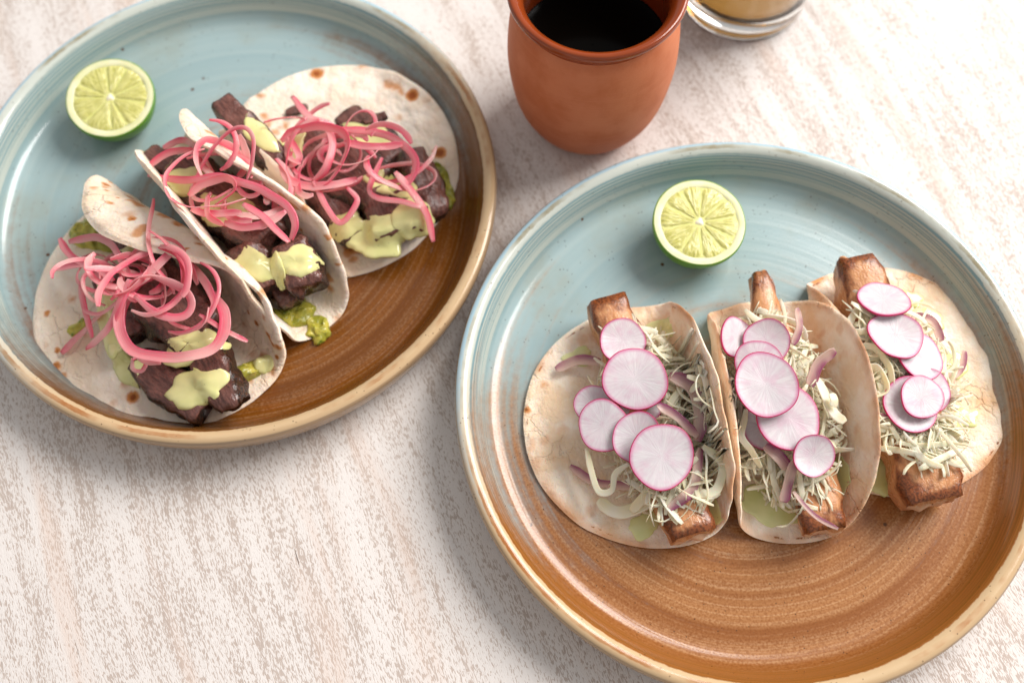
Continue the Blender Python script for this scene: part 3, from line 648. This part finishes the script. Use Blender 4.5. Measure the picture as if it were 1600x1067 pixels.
G1 = 'pickled onion strips on the nearest steak taco'; L1 = 'pink pickled onion strip tangled in the heap on the nearest steak taco'
G2 = 'pickled onion strips on the middle steak taco'; L2 = 'pink pickled onion strip tangled in the heap on the middle steak taco'
G3 = 'pickled onion strips beside the clay cup'; L3 = 'pink pickled onion strip tangled in the heap on the taco by the cup'
def pick(group, label, pts, w, nrm=(0, 0, 1), tw=0., t=1.3, **kw):
    return strip('pickled_onion_strip', label, 'pickled onion', group, M_PICK, pts, w*.86, t*.42, nrm, tw+rnd.uniform(-.7, .7), cup=rnd.choice((-.10, .10)), wav=.0011, **kw)
def tangle(taco, group, label, c, n, rx, ry, ang, zlo, zhi, seed, wr=(2.2, 4.4)):
    rr = random.Random(seed); ca, sa = math.cos(ang), math.sin(ang)
    for i in range(n):
        rad = rr.uniform(.007, .019); a0 = rr.uniform(0, 6.28); span = rr.uniform(1.2, 3.6); e = rr.uniform(.45, 1)
        ox, oy = rr.gauss(0, .5)*rx, rr.gauss(0, .5)*ry; cx, cy = c[0]+ox*ca-oy*sa, c[1]+ox*sa+oy*ca
        tl = (rr.gauss(0, .35), rr.gauss(0, .35)); ro = rr.uniform(0, 6.28); m = 9; pts = []
        zc = zlo+(zhi-zlo)*(i+.5)/n
        for k in range(m):
            a = a0+span*k/(m-1); grow = 1+.5*k/(m-1)
            x, y = rad*grow*math.cos(a), rad*grow*e*math.sin(a); X, Y = x*math.cos(ro)-y*math.sin(ro), x*math.sin(ro)+y*math.cos(ro)
            pts.append([cx+X, cy+Y, zc+X*tl[0]+Y*tl[1]])
        low = 1
        for p in pts:
            h = taco['pile'].h(p[0], p[1], .09)
            if h is not None: low = min(low, p[2]-h)
        up = max(0, .0012-low) if low < 1 else 0
        for p in pts: p[2] += min(up, .012)
        nr = (rr.gauss(0, .6), rr.gauss(0, .6), 1)
        pick(group, label, pts, rr.uniform(*wr), nr, rr.uniform(-1.2, 1.2), rr.uniform(1.0, 1.5))
tangle(T1, G1, L1, (-0.1706, 0.2247, 0.0400), 18, .012, .019, .9, .038, .050, 5)
tangle(T1, G1, L1, (-0.2031, 0.2311, 0.0300), 6, .010, .016, .5, .030, .036, 15)
tangle(T2, G2, L2, (-0.1354, 0.2707, 0.0500), 15, .011, .024, .9, .046, .055, 6)
tangle(T3, G3, L3, (-0.0909, 0.2994, 0.0400), 16, .012, .018, .9, .036, .047, 7)
tangle(T3, G3, L3, (-0.0612, 0.2883, 0.0400), 5, .010, .016, .9, .036, .043, 17)
pick(G1, 'broad pink onion loop sweeping round the lower side of the nearest steak taco', [(-0.1821, 0.2220, 0.0500), (-0.1842, 0.2029, 0.0460), (-0.1781, 0.1915, 0.0430), (-0.1623, 0.1868, 0.0440), (-0.1432, 0.1875, 0.0450), (-0.1355, 0.1952, 0.0450), (-0.1358, 0.2092, 0.0440), (-0.1427, 0.2207, 0.0420)], 6.2, (.2, -.5, 1), t=1.6)
pick(G1, 'broad pale pink onion strip running down to the flat side of the nearest steak taco', [(-0.1792, 0.2236, 0.0520), (-0.1845, 0.2104, 0.0500), (-0.1925, 0.2011, 0.0420), (-0.2049, 0.1980, 0.0320)], 6.5, (-.3, -.3, 1), t=1.5)
pick(G1, 'thin onion strip standing up over the curled flap of the nearest steak taco', [(-0.1705, 0.2640, 0.0580), (-0.1716, 0.2458, 0.0540), (-0.1677, 0.2307, 0.0530), (-0.1588, 0.2192, 0.0520)], 2.6, (.5, -.5, .6))
pick(G1, 'onion strip arching over the top of the tangle on the nearest steak taco', [(-0.1812, 0.2377, 0.0480), (-0.1729, 0.2446, 0.0500), (-0.1593, 0.2415, 0.0520), (-0.1521, 0.2323, 0.0510), (-0.1478, 0.2214, 0.0480)], 5.5, (.1, -.8, .6))
pick(G1, 'onion strip crossing the tangle toward the flap of the nearest steak taco', [(-0.1764, 0.2201, 0.0520), (-0.1672, 0.2284, 0.0540), (-0.1586, 0.2378, 0.0530), (-0.1538, 0.2353, 0.0500)], 5.0, (.3, -.4, 1))
pick(G1, 'onion strip curled in an open loop at the middle of the nearest steak taco', [(-0.1760, 0.2145, 0.0530), (-0.1624, 0.2040, 0.0530), (-0.1513, 0.2031, 0.0540), (-0.1483, 0.2090, 0.0550), (-0.1530, 0.2163, 0.0560), (-0.1675, 0.2235, 0.0550)], 5.0, (.1, -.5, 1))
pick(G1, 'pale onion strip reaching out to the plate side of the nearest steak taco', [(-0.2263, 0.2599, 0.0300), (-0.2182, 0.2486, 0.0320), (-0.2054, 0.2381, 0.0360), (-0.1916, 0.2267, 0.0400)], 4.2, (0, 0, 1))
pick(G1, 'onion strip bridging the pale crema on the nearest steak taco', [(-0.2199, 0.2556, 0.0340), (-0.2026, 0.2529, 0.0420), (-0.1919, 0.2461, 0.0450), (-0.1822, 0.2291, 0.0460)], 4.4, (.2, -.6, 1))
pick(G1, 'short upright onion strip at the open side of the nearest steak taco', [(-0.2110, 0.2312, 0.0340), (-0.2071, 0.2164, 0.0320), (-0.2036, 0.2042, 0.0300)], 4.2, (-.4, 0, 1))
pick(G1, 'short onion strip lying on the bare flat side of the nearest steak tortilla', [(-0.2262, 0.2040, 0.0125), (-0.2154, 0.2141, 0.0155), (-0.2023, 0.2205, 0.0240)], 5.0, (0, 0, 1))
pick(G1, 'thin onion strip pointing to the crema drop on the nearest steak taco', [(-0.1475, 0.2070, 0.0450), (-0.1339, 0.1990, 0.0430), (-0.1250, 0.1949, 0.0400)], 2.8, (0, 0, 1))
pick(G1, 'tiny onion ring at the lower edge of the nearest steak taco heap', [(-0.1818, 0.1908, 0.0340), (-0.1814, 0.1857, 0.0320), (-0.1770, 0.1848, 0.0320), (-0.1749, 0.1885, 0.0340), (-0.1781, 0.1915, 0.0360), (-0.1806, 0.1893, 0.0360)], 2.4, (0, -.4, 1))
pick(G1, 'onion strip bending down beside the flap of the nearest steak taco', [(-0.1536, 0.2329, 0.0500), (-0.1472, 0.2252, 0.0490), (-0.1392, 0.2123, 0.0470), (-0.1420, 0.2058, 0.0470)], 4.2, (.4, -.3, 1))
pick(G1, 'flat onion strip farthest out on the open side of the nearest steak taco', [(-0.2289, 0.2450, 0.0260), (-0.2071, 0.2413, 0.0360), (-0.1911, 0.2288, 0.0420)], 4.6, (0, 0, 1))
pick(G2, 'onion strip arching over the upper end of the middle steak taco', [(-0.1807, 0.2896, 0.0460), (-0.1667, 0.2953, 0.0500), (-0.1530, 0.2926, 0.0520), (-0.1432, 0.2806, 0.0530)], 4.2, (0, -.3, 1))
pick(G2, 'long onion strip running the length of the middle steak taco and hooking down', [(-0.1778, 0.2836, 0.0480), (-0.1563, 0.2749, 0.0550), (-0.1366, 0.2726, 0.0600), (-0.1204, 0.2661, 0.0610), (-0.1061, 0.2558, 0.0610), (-0.1008, 0.2465, 0.0580), (-0.1029, 0.2404, 0.0540)], 4.6, (0, -.4, 1))
pick(G2, 'onion strip folded in a hook at the middle of the middle steak taco', [(-0.1537, 0.2661, 0.0560), (-0.1463, 0.2704, 0.0590), (-0.1344, 0.2712, 0.0620), (-0.1296, 0.2645, 0.0620), (-0.1401, 0.2579, 0.0580)], 4.6, (.2, -.5, 1))
pick(G2, 'straight onion strip on the middle steak taco, next to the nearest taco', [(-0.1522, 0.2595, 0.0550), (-0.1398, 0.2540, 0.0580), (-0.1260, 0.2528, 0.0600)], 4.2, (0, -.4, 1))
pick(G2, 'straight onion strip lying over the crema at the lower end of the middle taco', [(-0.1251, 0.2562, 0.0620), (-0.1165, 0.2494, 0.0620), (-0.1093, 0.2421, 0.0610), (-0.1026, 0.2358, 0.0600)], 4.4, (.2, -.2, 1))
pick(G2, 'onion strip curving above the dark cube of the middle steak taco', [(-0.1358, 0.2503, 0.0560), (-0.1254, 0.2456, 0.0580), (-0.1140, 0.2460, 0.0600), (-0.1046, 0.2518, 0.0600)], 4.4, (0, -.4, 1))
pick(G2, 'short onion strip slanting down the upper half of the middle steak taco', [(-0.1583, 0.2983, 0.0500), (-0.1488, 0.2836, 0.0540), (-0.1417, 0.2754, 0.0570)], 4.4, (.3, 0, 1))
pick(G2, 'farthest onion strip at the upper end of the middle steak taco', [(-0.1727, 0.3007, 0.0470), (-0.1619, 0.3030, 0.0490), (-0.1518, 0.2939, 0.0510)], 4.0, (0, -.4, 1))
pick(G2, 'small onion strip hanging below the hook on the middle steak taco', [(-0.1439, 0.2632, 0.0600), (-0.1421, 0.2524, 0.0590), (-0.1350, 0.2474, 0.0580)], 4.0, (-.4, 0, 1))
pick(G3, 'onion strip starting farthest back on the taco by the cup', [(-0.1108, 0.3371, 0.0360), (-0.1010, 0.3191, 0.0440), (-0.0908, 0.3079, 0.0490), (-0.0857, 0.2966, 0.0500), (-0.0886, 0.2845, 0.0480), (-0.0967, 0.2787, 0.0430)], 4.8, (.2, -.2, 1))
pick(G3, 'broad onion strip looping over the middle of the taco by the cup', [(-0.1145, 0.3056, 0.0400), (-0.1078, 0.3088, 0.0440), (-0.0948, 0.3074, 0.0500), (-0.0813, 0.3019, 0.0520), (-0.0783, 0.2903, 0.0510), (-0.0871, 0.2758, 0.0480), (-0.0950, 0.2752, 0.0430)], 5.2, (.1, -.4, 1))
pick(G3, 'long onion strip arching toward the plate wall beside the clay cup', [(-0.0847, 0.3050, 0.0500), (-0.0688, 0.3048, 0.0480), (-0.0544, 0.2993, 0.0460), (-0.0452, 0.2883, 0.0440), (-0.0477, 0.2776, 0.0420), (-0.0550, 0.2759, 0.0400)], 4.8, (.2, -.3, 1))
pick(G3, 'straight onion strip under the long arching one on the taco by the cup', [(-0.0798, 0.2964, 0.0510), (-0.0656, 0.2936, 0.0490), (-0.0514, 0.2968, 0.0460)], 4.4, (0, -.3, 1))
pick(G3, 'thin onion strip bent in a corner above the purple cube by the cup', [(-0.0617, 0.2893, 0.0460), (-0.0679, 0.2740, 0.0440), (-0.0633, 0.2680, 0.0420), (-0.0506, 0.2661, 0.0410), (-0.0421, 0.2630, 0.0400)], 3.4, (.2, -.2, 1))
pick(G3, 'onion strip hanging out over the plate at the lower edge beside the cup', [(-0.0544, 0.2813, 0.0450), (-0.0461, 0.2719, 0.0420), (-0.0396, 0.2619, 0.0360), (-0.0370, 0.2503, 0.0270)], 4.8, (.3, -.2, 1))
pick(G3, 'onion strip along the fold of the taco by the cup', [(-0.1139, 0.2903, 0.0420), (-0.1081, 0.2794, 0.0440), (-0.0960, 0.2738, 0.0460), (-0.0841, 0.2738, 0.0480), (-0.0731, 0.2775, 0.0460)], 5.2, (0, -.4, 1))
pick(G3, 'onion strip making a narrow loop low on the taco by the cup', [(-0.0961, 0.2768, 0.0460), (-0.0887, 0.2636, 0.0440), (-0.0822, 0.2572, 0.0400), (-0.0733, 0.2668, 0.0430), (-0.0789, 0.2739, 0.0450)], 3.6, (.2, -.3, 1))
pick(G3, 'short onion strip over the large crema pool of the taco by the cup', [(-0.1098, 0.3067, 0.0420), (-0.1042, 0.2928, 0.0440), (-0.1094, 0.2880, 0.0430)], 4.2, (.3, -.2, 1))

# ------------------------------------------------------------------ radish tacos
def gmeat(label, taco, **kw):
    return meat('grilled_meat_strip', label, 'grilled meat', 'grilled meat strips', taco, M_PORK, crustmode='top', **kw)
CR = 'green crema on the radish tacos'
for lab, tc, c, rx, ry, an, sd in (
    ('green crema smear beside the lone onion slice near the blue side', TA, (0.0329, 0.1915, 0.0140), 8, 5, 10, 31), ('green crema patch beside the far meat end by the fold', TA, (0.0759, 0.2029, 0.0160), 9, 6, -20, 32),
    ('green crema streak along the fold next to the seared block', TA, (0.0895, 0.1168, 0.0160), 6, 16, 0, 33), ('green crema pool at the open side of the seared block', TA, (0.0591, 0.1065, 0.0140), 8, 6, 30, 34),
    ('green crema pool under the loose cabbage at the middle trough', TB, (0.1187, 0.1125, 0.0160), 16, 9, -10, 35), ('green crema streak on the raised flap of the middle trough', TB, (0.1475, 0.1210, 0.0300), 5, 12, 0, 36),
    ('green crema pool beside the thick meat end by the middle flap', TC, (0.1696, 0.1258, 0.0150), 9, 10, 20, 37), ('upper crema dot on the bare half of the flat tortilla', TC, (0.2027, 0.2160, 0.0130), 7, 5, -10, 38),
    ('middle crema dot on the bare half of the flat tortilla', TC, (0.2091, 0.2047, 0.0130), 8, 6, -20, 39), ('lower crema dot on the bare half of the flat tortilla', TC, (0.2152, 0.1795, 0.0130), 8, 9, 10, 40),
    ('faint crema dot beside the cabbage on the flat tortilla', TC, (0.2170, 0.1513, 0.0130), 7, 5, 10, 41)):
    sauce(lab, tc, c, rx, ry, an, 1.3, sd, group=CR, mat=M_CREMA2)
gmeat('browned square ended meat strip in the tortilla nearest the onion plate', TA, p0=(0.0476, 0.2152, 0.0240), p1=(0.0780, 0.0976, 0.0200), w=.0235, t=.019, seed=51, t0=.86, t1=.98, sq=.48, rough=.10)
gmeat('pointed meat strip in the middle trough tortilla', TB, p0=(0.1234, 0.2245, 0.0300), p1=(0.1384, 0.0975, 0.0220), w=.0215, t=.018, seed=52, t0=.45, t1=.95, sq=.5, rough=.11)
gmeat('thickest meat strip, on the flat tortilla against the plate wall', TC, p0=(0.1713, 0.2286, 0.0280), p1=(0.1884, 0.1080, 0.0220), w=.0285, t=.024, seed=53, t0=.74, t1=1.0, sq=.5, rough=.11)

A_ = 'on the tortilla nearest the onion plate'
B_ = 'in the middle trough taco'
C_ = 'on the flat taco by the plate wall'
RADISH = (
    (TA, 'uppermost radish slice '+A_, (0.0525, 0.1888, 0.0345), 11.3, (.25, -.25, 1), 1),
    (TA, 'large radish slice overlapping the uppermost one '+A_, (0.0563, 0.1682, 0.0375), 15.0, (.05, -.25, 1), 2),
    (TA, 'half hidden radish slice behind its round neighbour '+A_, (0.0376, 0.1585, 0.0300), 10.0, (-.15, -.2, 1), 3),
    (TA, 'radish slice at the open side of the heap '+A_, (0.0405, 0.1478, 0.0325), 12.0, (-.10, -.25, 1), 4),
    (TA, 'radish slice tucked between two larger ones '+A_, (0.0554, 0.1406, 0.0345), 11.8, (-.15, -.25, 1), 5),
    (TA, 'largest radish slice by the seared block '+A_, (0.0650, 0.1302, 0.0385), 14.8, (.02, -.20, 1), 6),
    (TA, 'sliver of a radish slice under the two largest '+A_, (0.0584, 0.1580, 0.0305), 10.0, (0, -.2, 1), 16),
    (TB, 'tilted radish slice leaning on the neighbouring tortilla '+B_, (0.1053, 0.1860, 0.0400), 10.2, (.55, -.15, 1), 7),
    (TB, 'radish slice below the pointed meat tip '+B_, (0.1190, 0.1832, 0.0405), 10.8, (0, -.3, 1), 8),
    (TB, 'mostly covered radish slice above the largest one '+B_, (0.1134, 0.1713, 0.0425), 11.2, (-.05, -.25, 1), 9),
    (TB, 'largest radish slice on top of the stack '+B_, (0.1136, 0.1586, 0.0485), 14.8, (.04, -.20, 1), 10),
    (TB, 'large radish slice sliding out below the largest '+B_, (0.1236, 0.1451, 0.0405), 15.0, (.05, -.10, 1), 11),
    (TB, 'narrow crescent of radish beneath two others '+B_, (0.1154, 0.1445, 0.0325), 11.0, (-.25, -.2, 1), 12),
    (TB, 'smallest and lowest radish slice '+B_, (0.1324, 0.1270, 0.0405), 9.6, (.1, -.35, 1), 13),
    (TC, 'farthest radish slice, seen flattest, '+C_, (0.1772, 0.2020, 0.0405), 12.2, (.05, .42, 1), 14),
    (TC, 'white centred radish slice '+C_, (0.1784, 0.1825, 0.0425), 12.6, (.05, .10, 1), 15),
    (TC, 'radish slice under the white centred one '+C_, (0.1890, 0.1733, 0.0385), 12.0, (.25, .02, 1), 17),
    (TC, 'wide radish slice under the smaller one '+C_, (0.1811, 0.1499, 0.0380), 13.2, (.05, -.05, 1), 18),
    (TC, 'small radish slice on the wide one '+C_, (0.1850, 0.1521, 0.0415), 10.3, (.12, -.05, 1), 19),
    (TC, 'radish sliver beside the lower stack '+C_, (0.1904, 0.1567, 0.0370), 11.0, (.2, 0, 1), 20),)
def heap(label, taco, c, sx, sy, ang, h, n, seed):
    """shredded cabbage: one uncountable mass of curled shreds"""
    rr = random.Random(seed); VV = []; FF = []; AA = []; off = 0; ca, sa = math.cos(ang), math.sin(ang)
    pile = taco['pile']; base = {}
    for i in range(n):
        d = math.sqrt(rr.random())*1.0; a = rr.uniform(0, 6.283); px, py = sx*d*math.cos(a), sy*d*math.sin(a)
        cx, cy = c[0]+px*ca-py*sa, c[1]+px*sa+py*ca
        hb = pile.h(cx, cy, .05); hb = FLOOR+.002 if hb is None else hb
        top = max(c[2]+h*(1-d**2.2), hb+.001); z = hb+(top-hb)*rr.random()**.55
        L = rr.uniform(.010, .030); m = 11; hd = rr.uniform(0, 6.283); cur = rr.gauss(0, 38); dc = rr.gauss(0, 1600); wvf = rr.uniform(250, 600); wva = rr.uniform(.0, .25); wvp = rr.uniform(0, 6.28); pit = rr.gauss(0, .14); pc = rr.gauss(0, 22)
        P_ = np.zeros((m, 3)); x, y, zz = -L/2*math.cos(hd), -L/2*math.sin(hd), 0
        for k in range(m):
            P_[k] = (cx+x, cy+y, z+zz); s = (k-(m-1)/2)*L/(m-1)
            hh = hd+cur*s+dc*s*s+wva*math.sin(wvf*s+wvp); st = L/(m-1); x += st*math.cos(hh); y += st*math.sin(hh); zz += st*math.sin(pit+pc*s)
        for k in range(m):
            hb2 = pile.h(P_[k, 0], P_[k, 1], .05)
            if hb2 is not None and P_[k, 2] < hb2+.0006: P_[k, 2] = hb2+.0006
            if P_[k, 2] < FLOOR+.002: P_[k, 2] = FLOOR+.002
        for k in range(m):          # stay under the radish slices
            for a_ in RADISH:
                if a_[0] is taco:
                    q = P_[k]-np.array(a_[2]); n_ = np.array(a_[4])/np.linalg.norm(a_[4]); hgt_ = q@n_
                    if hgt_ > -.0022 and np.linalg.norm(q-n_*hgt_) < a_[3]/1000+.001: P_[k, 2] -= (hgt_+.0022)/n_[2]
        for k in range(m):          # stay inside the folded walls
            rel = P_[k, :2]-taco['O']; u_ = rel@taco['a']; mid = taco['O']+u_*taco['a']+taco['b']*(np.array(c[:2])-taco['O'])@taco['b']
            dd = np.array([P_[k, 0]-mid[0], P_[k, 1]-mid[1], 0]); ln = np.linalg.norm(dd)
            if ln > 1e-5:
                hit = taco['wall'].ray_cast(Vector((mid[0], mid[1], P_[k, 2])), Vector(dd/ln), ln+.0015)
                if hit[0] is not None: P_[k, :2] = mid+dd[:2]/ln*max(hit[3]-.0018, 0)
        w = rr.choice((.0008, .0011, .0014, .0018, .0024, .0034)); nr = (rr.gauss(0, .45), rr.gauss(0, .45), 1)
        V, F, A = ribbon(P_, w, rr.uniform(.00025, .00045), nr, rr.gauss(0, .8), 6, True, .5)
        A[:, 2] = rr.random()*60; VV.append(V); AA.append(A); FF += [tuple(q+off for q in f) for f in F]; off += len(V)
    V = np.vstack(VV); o = mk('shredded_cabbage', V, FF, M_CAB, attrs={'rest': np.vstack(AA)})
    tag(o, label, 'cabbage', kind='stuff'); pile.put(V, FF); return o
heap('pale shredded cabbage heaped in the tortilla nearest the onion plate', TA, (0.0669, 0.1536, 0.0210), .0235, .043, .12, .010, 540, 61)
heap('pale shredded cabbage heaped in the middle trough tortilla', TB, (0.1227, 0.1558, 0.0250), .020, .044, .10, .010, 540, 62)
heap('pale shredded cabbage heaped along the fold of the flat tortilla', TC, (0.1844, 0.1660, 0.0230), .0235, .040, .10, .009, 540, 63)
def red(label, pts, w, nrm=(0, 0, 1), t=.6, tw=.3, taco=None): return strip('red_onion_strip', label, 'red onion', 'red onion strips on the radish tacos', M_RED, pts, w*1.1, t, nrm, tw, cup=.12, wav=.0012)
red('lone brownish onion slice lying on the flat side near the blue glaze', [(0.0208, 0.1842, 0.0125), (0.0321, 0.1886, 0.0145), (0.0433, 0.1857, 0.0180)], 4.5)
red('curved translucent onion slice right of the upper radishes near the fold', [(0.0724, 0.1708, 0.0340), (0.0826, 0.1639, 0.0350), (0.0866, 0.1524, 0.0340), (0.0833, 0.1390, 0.0320)], 6.0, (.3, -.2, 1))
red('short purple onion strip beside the largest upper radish stack', [(0.0665, 0.1554, 0.0360), (0.0753, 0.1485, 0.0360), (0.0823, 0.1402, 0.0340)], 4.0, (.4, -.2, 1))
red('purple onion strip curving down to the seared block', [(0.0844, 0.1353, 0.0320), (0.0791, 0.1178, 0.0310), (0.0667, 0.1077, 0.0300)], 4.5, (.4, -.2, 1))
red('long thin onion arc under the lower radishes on the flat side', [(0.0246, 0.1357, 0.0115), (0.0364, 0.1254, 0.0150), (0.0552, 0.1218, 0.0220)], 3.6, (0, -.2, 1))
red('upright purple onion strip beside the pointed meat tip', [(0.1337, 0.1967, 0.0460), (0.1340, 0.1895, 0.0430), (0.1304, 0.1806, 0.0400)], 4.0, (.6, -.6, .5))
red('broad purple edged onion petal against the raised flap', [(0.1485, 0.1750, 0.0460), (0.1399, 0.1699, 0.0430), (0.1363, 0.1613, 0.0380)], 6.0, (.5, -.6, .6))
red('pink onion strip under the smallest radish of the middle taco', [(0.1236, 0.1257, 0.0360), (0.1207, 0.1169, 0.0330), (0.1189, 0.1103, 0.0280)], 4.6, (.4, -.3, 1))
red('thin pink onion strip lying over the lower meat end of the middle taco', [(0.1228, 0.1127, 0.0350), (0.1299, 0.1017, 0.0340), (0.1405, 0.0957, 0.0320)], 2.0)
red('pale onion strip below the radishes of the middle taco', [(0.1124, 0.1343, 0.0360), (0.1168, 0.1293, 0.0350), (0.1216, 0.1228, 0.0330)], 5.0, (.2, -.3, 1))
red('purple onion strip tucked beside the middle flap under the flat tortilla radishes', [(0.1589, 0.1481, 0.0360), (0.1674, 0.1453, 0.0370), (0.1787, 0.1417, 0.0370)], 2.6, (0, -.6, 1))
red('curled pale onion slice on the bare half of the flat tortilla', [(0.2198, 0.1827, 0.0180), (0.2171, 0.1749, 0.0160), (0.2069, 0.1682, 0.0180)], 4.0, (.5, 0, .8))
red('purple rimmed onion slice behind the second radish of the flat tortilla', [(0.1934, 0.1980, 0.0300), (0.2029, 0.1957, 0.0280), (0.2079, 0.1871, 0.0240)], 4.0, (.2, -.2, 1))
def cab(label, pts, w, nrm=(0, 0, 1), tw=0., t=.8): return strip('cabbage_shred', label, 'cabbage', 'large loose cabbage shreds', M_CAB, pts, w, t, nrm, tw, wav=.0012)
cab('thick yellow cabbage shred curling in a hook left of the lowest radish', [(0.0325, 0.1388, 0.0280), (0.0341, 0.1292, 0.0240), (0.0371, 0.1196, 0.0220), (0.0426, 0.1197, 0.0230), (0.0444, 0.1263, 0.0250), (0.0514, 0.1300, 0.0300)], 3.0, (.2, -.7, .6), .6)
cab('wide pale cabbage shred looping beside the fold near the seared block', [(0.0848, 0.1364, 0.0340), (0.0921, 0.1280, 0.0330), (0.0898, 0.1155, 0.0310), (0.0776, 0.1134, 0.0300)], 4.2, (.4, -.4, .8), .5)
cab('pale cabbage shred spread on the flat side above the seared block', [(0.0371, 0.1180, 0.0140), (0.0469, 0.1111, 0.0160), (0.0612, 0.1134, 0.0220)], 6.0, (0, -.1, 1))
cab('broad white cabbage shred over the seared block', [(0.0509, 0.1099, 0.0200), (0.0581, 0.1155, 0.0260), (0.0680, 0.1203, 0.0320)], 5.0, (0, -.4, 1), .5)
cab('cabbage shred lying over the middle fold near the lowest radish', [(0.1398, 0.1649, 0.0380), (0.1447, 0.1490, 0.0380), (0.1488, 0.1420, 0.0400)], 5.0, (.4, -.3, .9), .4)
cab('yellow cabbage nub beside the middle flap', [(0.1440, 0.1554, 0.0420), (0.1450, 0.1522, 0.0420), (0.1442, 0.1495, 0.0410)], 4.0, (.3, -.4, 1))
cab('curled cabbage shred left of the lower radishes of the middle taco', [(0.1064, 0.1521, 0.0340), (0.1033, 0.1399, 0.0340), (0.1072, 0.1327, 0.0320), (0.1110, 0.1256, 0.0300)], 3.4, (-.3, -.4, .9), .8)
cab('arched cabbage shred beside the middle flap near the second flat taco radish', [(0.1632, 0.1799, 0.0380), (0.1692, 0.1768, 0.0410), (0.1730, 0.1686, 0.0410), (0.1742, 0.1586, 0.0380)], 3.6, (.2, -.6, .7), .3)
cab('broad cabbage shred folded by the middle flap', [(0.1611, 0.1647, 0.0360), (0.1682, 0.1680, 0.0390), (0.1710, 0.1572, 0.0380), (0.1607, 0.1537, 0.0360)], 5.0, (.2, -.5, .8), .7)
cab('stiff cabbage sticks pointing from the far radish toward the middle flap', [(0.1666, 0.1996, 0.0380), (0.1609, 0.1932, 0.0380), (0.1571, 0.1872, 0.0370)], 3.4, (0, -.3, 1), .3)
cab('long cabbage shred draped over the thick meat end', [(0.1716, 0.1332, 0.0360), (0.1853, 0.1308, 0.0370), (0.2007, 0.1332, 0.0320), (0.2105, 0.1408, 0.0260)], 2.6, (0, -.4, 1), .5)
cab('cabbage shred across the top of the thick meat end', [(0.1641, 0.1314, 0.0330), (0.1751, 0.1285, 0.0360), (0.1874, 0.1250, 0.0360)], 3.0, (0, -.4, 1), .5)

# ------------------------------------------------------------------ radishes
def mat_radish():
    g = G('radish_flesh'); p = g.attr('rest', 'Vector'); x, y, z = g.sep(p)
    r = g.ma('SQRT', g.ma('ADD', g.ma('MULTIPLY', x, x), g.ma('MULTIPLY', y, y))); a = g.ma('ARCTAN2', y, x)
    st = g.noise(g.comb(g.ma('MULTIPLY', g.ma('COSINE', a), 7), g.ma('MULTIPLY', g.ma('SINE', a), 7), g.ma('ADD', z, g.ma('MULTIPLY', r, 1.3))), 1, 3, .65)
    cl = g.noise(g.comb(g.ma('MULTIPLY', x, 2.2), g.ma('MULTIPLY', y, 2.2), z), 1, 3)
    c = g.mix(g.step(st, .30, .74), lin(233, 219, 226), lin(244, 237, 240)); c = g.mix(g.step(cl, .46, .74, 0, .42), c, lin(234, 186, 208))
    c = g.mix(g.step(r, .84, .985, 0, .8), c, lin(232, 128, 178))
    g.sss(.5, (1, .75, .85), .002)
    return g.set(Base_Color=c, Roughness=.2, Specular_IOR_Level=.5, Transmission_Weight=.28, IOR=1.25, Normal=g.bump(g.ma('ADD', st, cl), .35, .0005))
def mat_skin():
    g = G('radish_skin'); p = g.coord('Object'); n = g.noise(p, 120, 2)
    return g.set(Base_Color=g.mix(n, lin(206, 22, 92), lin(172, 10, 84)), Roughness=.3)
M_RAD, M_SKIN = mat_radish(), mat_skin()
def radish(label, c, R, nrm, seed, bow=.0012, t=.0011):
    N = Vector(nrm).normalized(); q = Vector((0, 0, 1)).rotation_difference(N); c = Vector(c); R /= 1000
    def W(V): return np.array([tuple(c+q @ Vector(v)) for v in V])
    k = 72; th = [2*math.pi*j/k for j in range(k)]; sh = [1+.035*math.sin(2*a+seed)+.022*math.sin(3*a+seed*2.1)+.012*math.sin(5*a+seed*1.7) for a in th]
    bow = .0006+.0022*((seed*.37) % 1)
    bx = math.cos(seed*1.3); by = math.sin(seed*1.3)
    def B(x, y): return bow*(((x*bx+y*by)/R)**2-.3)+.0004*mnoise.noise(Vector((x*120, y*120, seed)))
    V = []; A = []; rings = [0, .2, .4, .6, .8, .92, .975]
    for side in (1, -1):
        for s in rings:
            for j in range(k):
                x, y = R*s*sh[j]*math.cos(th[j]), R*s*sh[j]*math.sin(th[j]); V.append((x, y, B(x, y)+side*t/2)); A.append((s*math.cos(th[j]), s*math.sin(th[j]), seed*3.3))
    m = len(rings); F = []
    for side in (0, 1):
        o = side*m*k
        for i in range(m-1):
            for j in range(k):
                f = (o+i*k+j, o+(i+1)*k+j, o+(i+1)*k+(j+1) % k, o+i*k+(j+1) % k); F.append(f if side == 0 else f[::-1])
    root = empty('radish_slice', tuple(c)); tag(root, label, 'radish', 'radish slices on the tacos')
    mk('flesh', W(V), F, M_RAD, root, attrs={'rest': np.array(A)})
    V = []; pr = [(.972, .5), (.988, .48), (.997, .28), (1, 0), (.997, -.28), (.988, -.48), (.972, -.5)]
    for s, h in pr:
        for j in range(k): x, y = R*s*sh[j]*math.cos(th[j]), R*s*sh[j]*math.sin(th[j]); V.append((x, y, B(x, y)+h*t*1.03))
    F = [(i*k+j, (i+1)*k+j, (i+1)*k+(j+1) % k, i*k+(j+1) % k) for i in range(len(pr)-1) for j in range(k)]
    mk('skin', W(V), F, M_SKIN, root)
for a_ in RADISH: radish(*a_[1:])
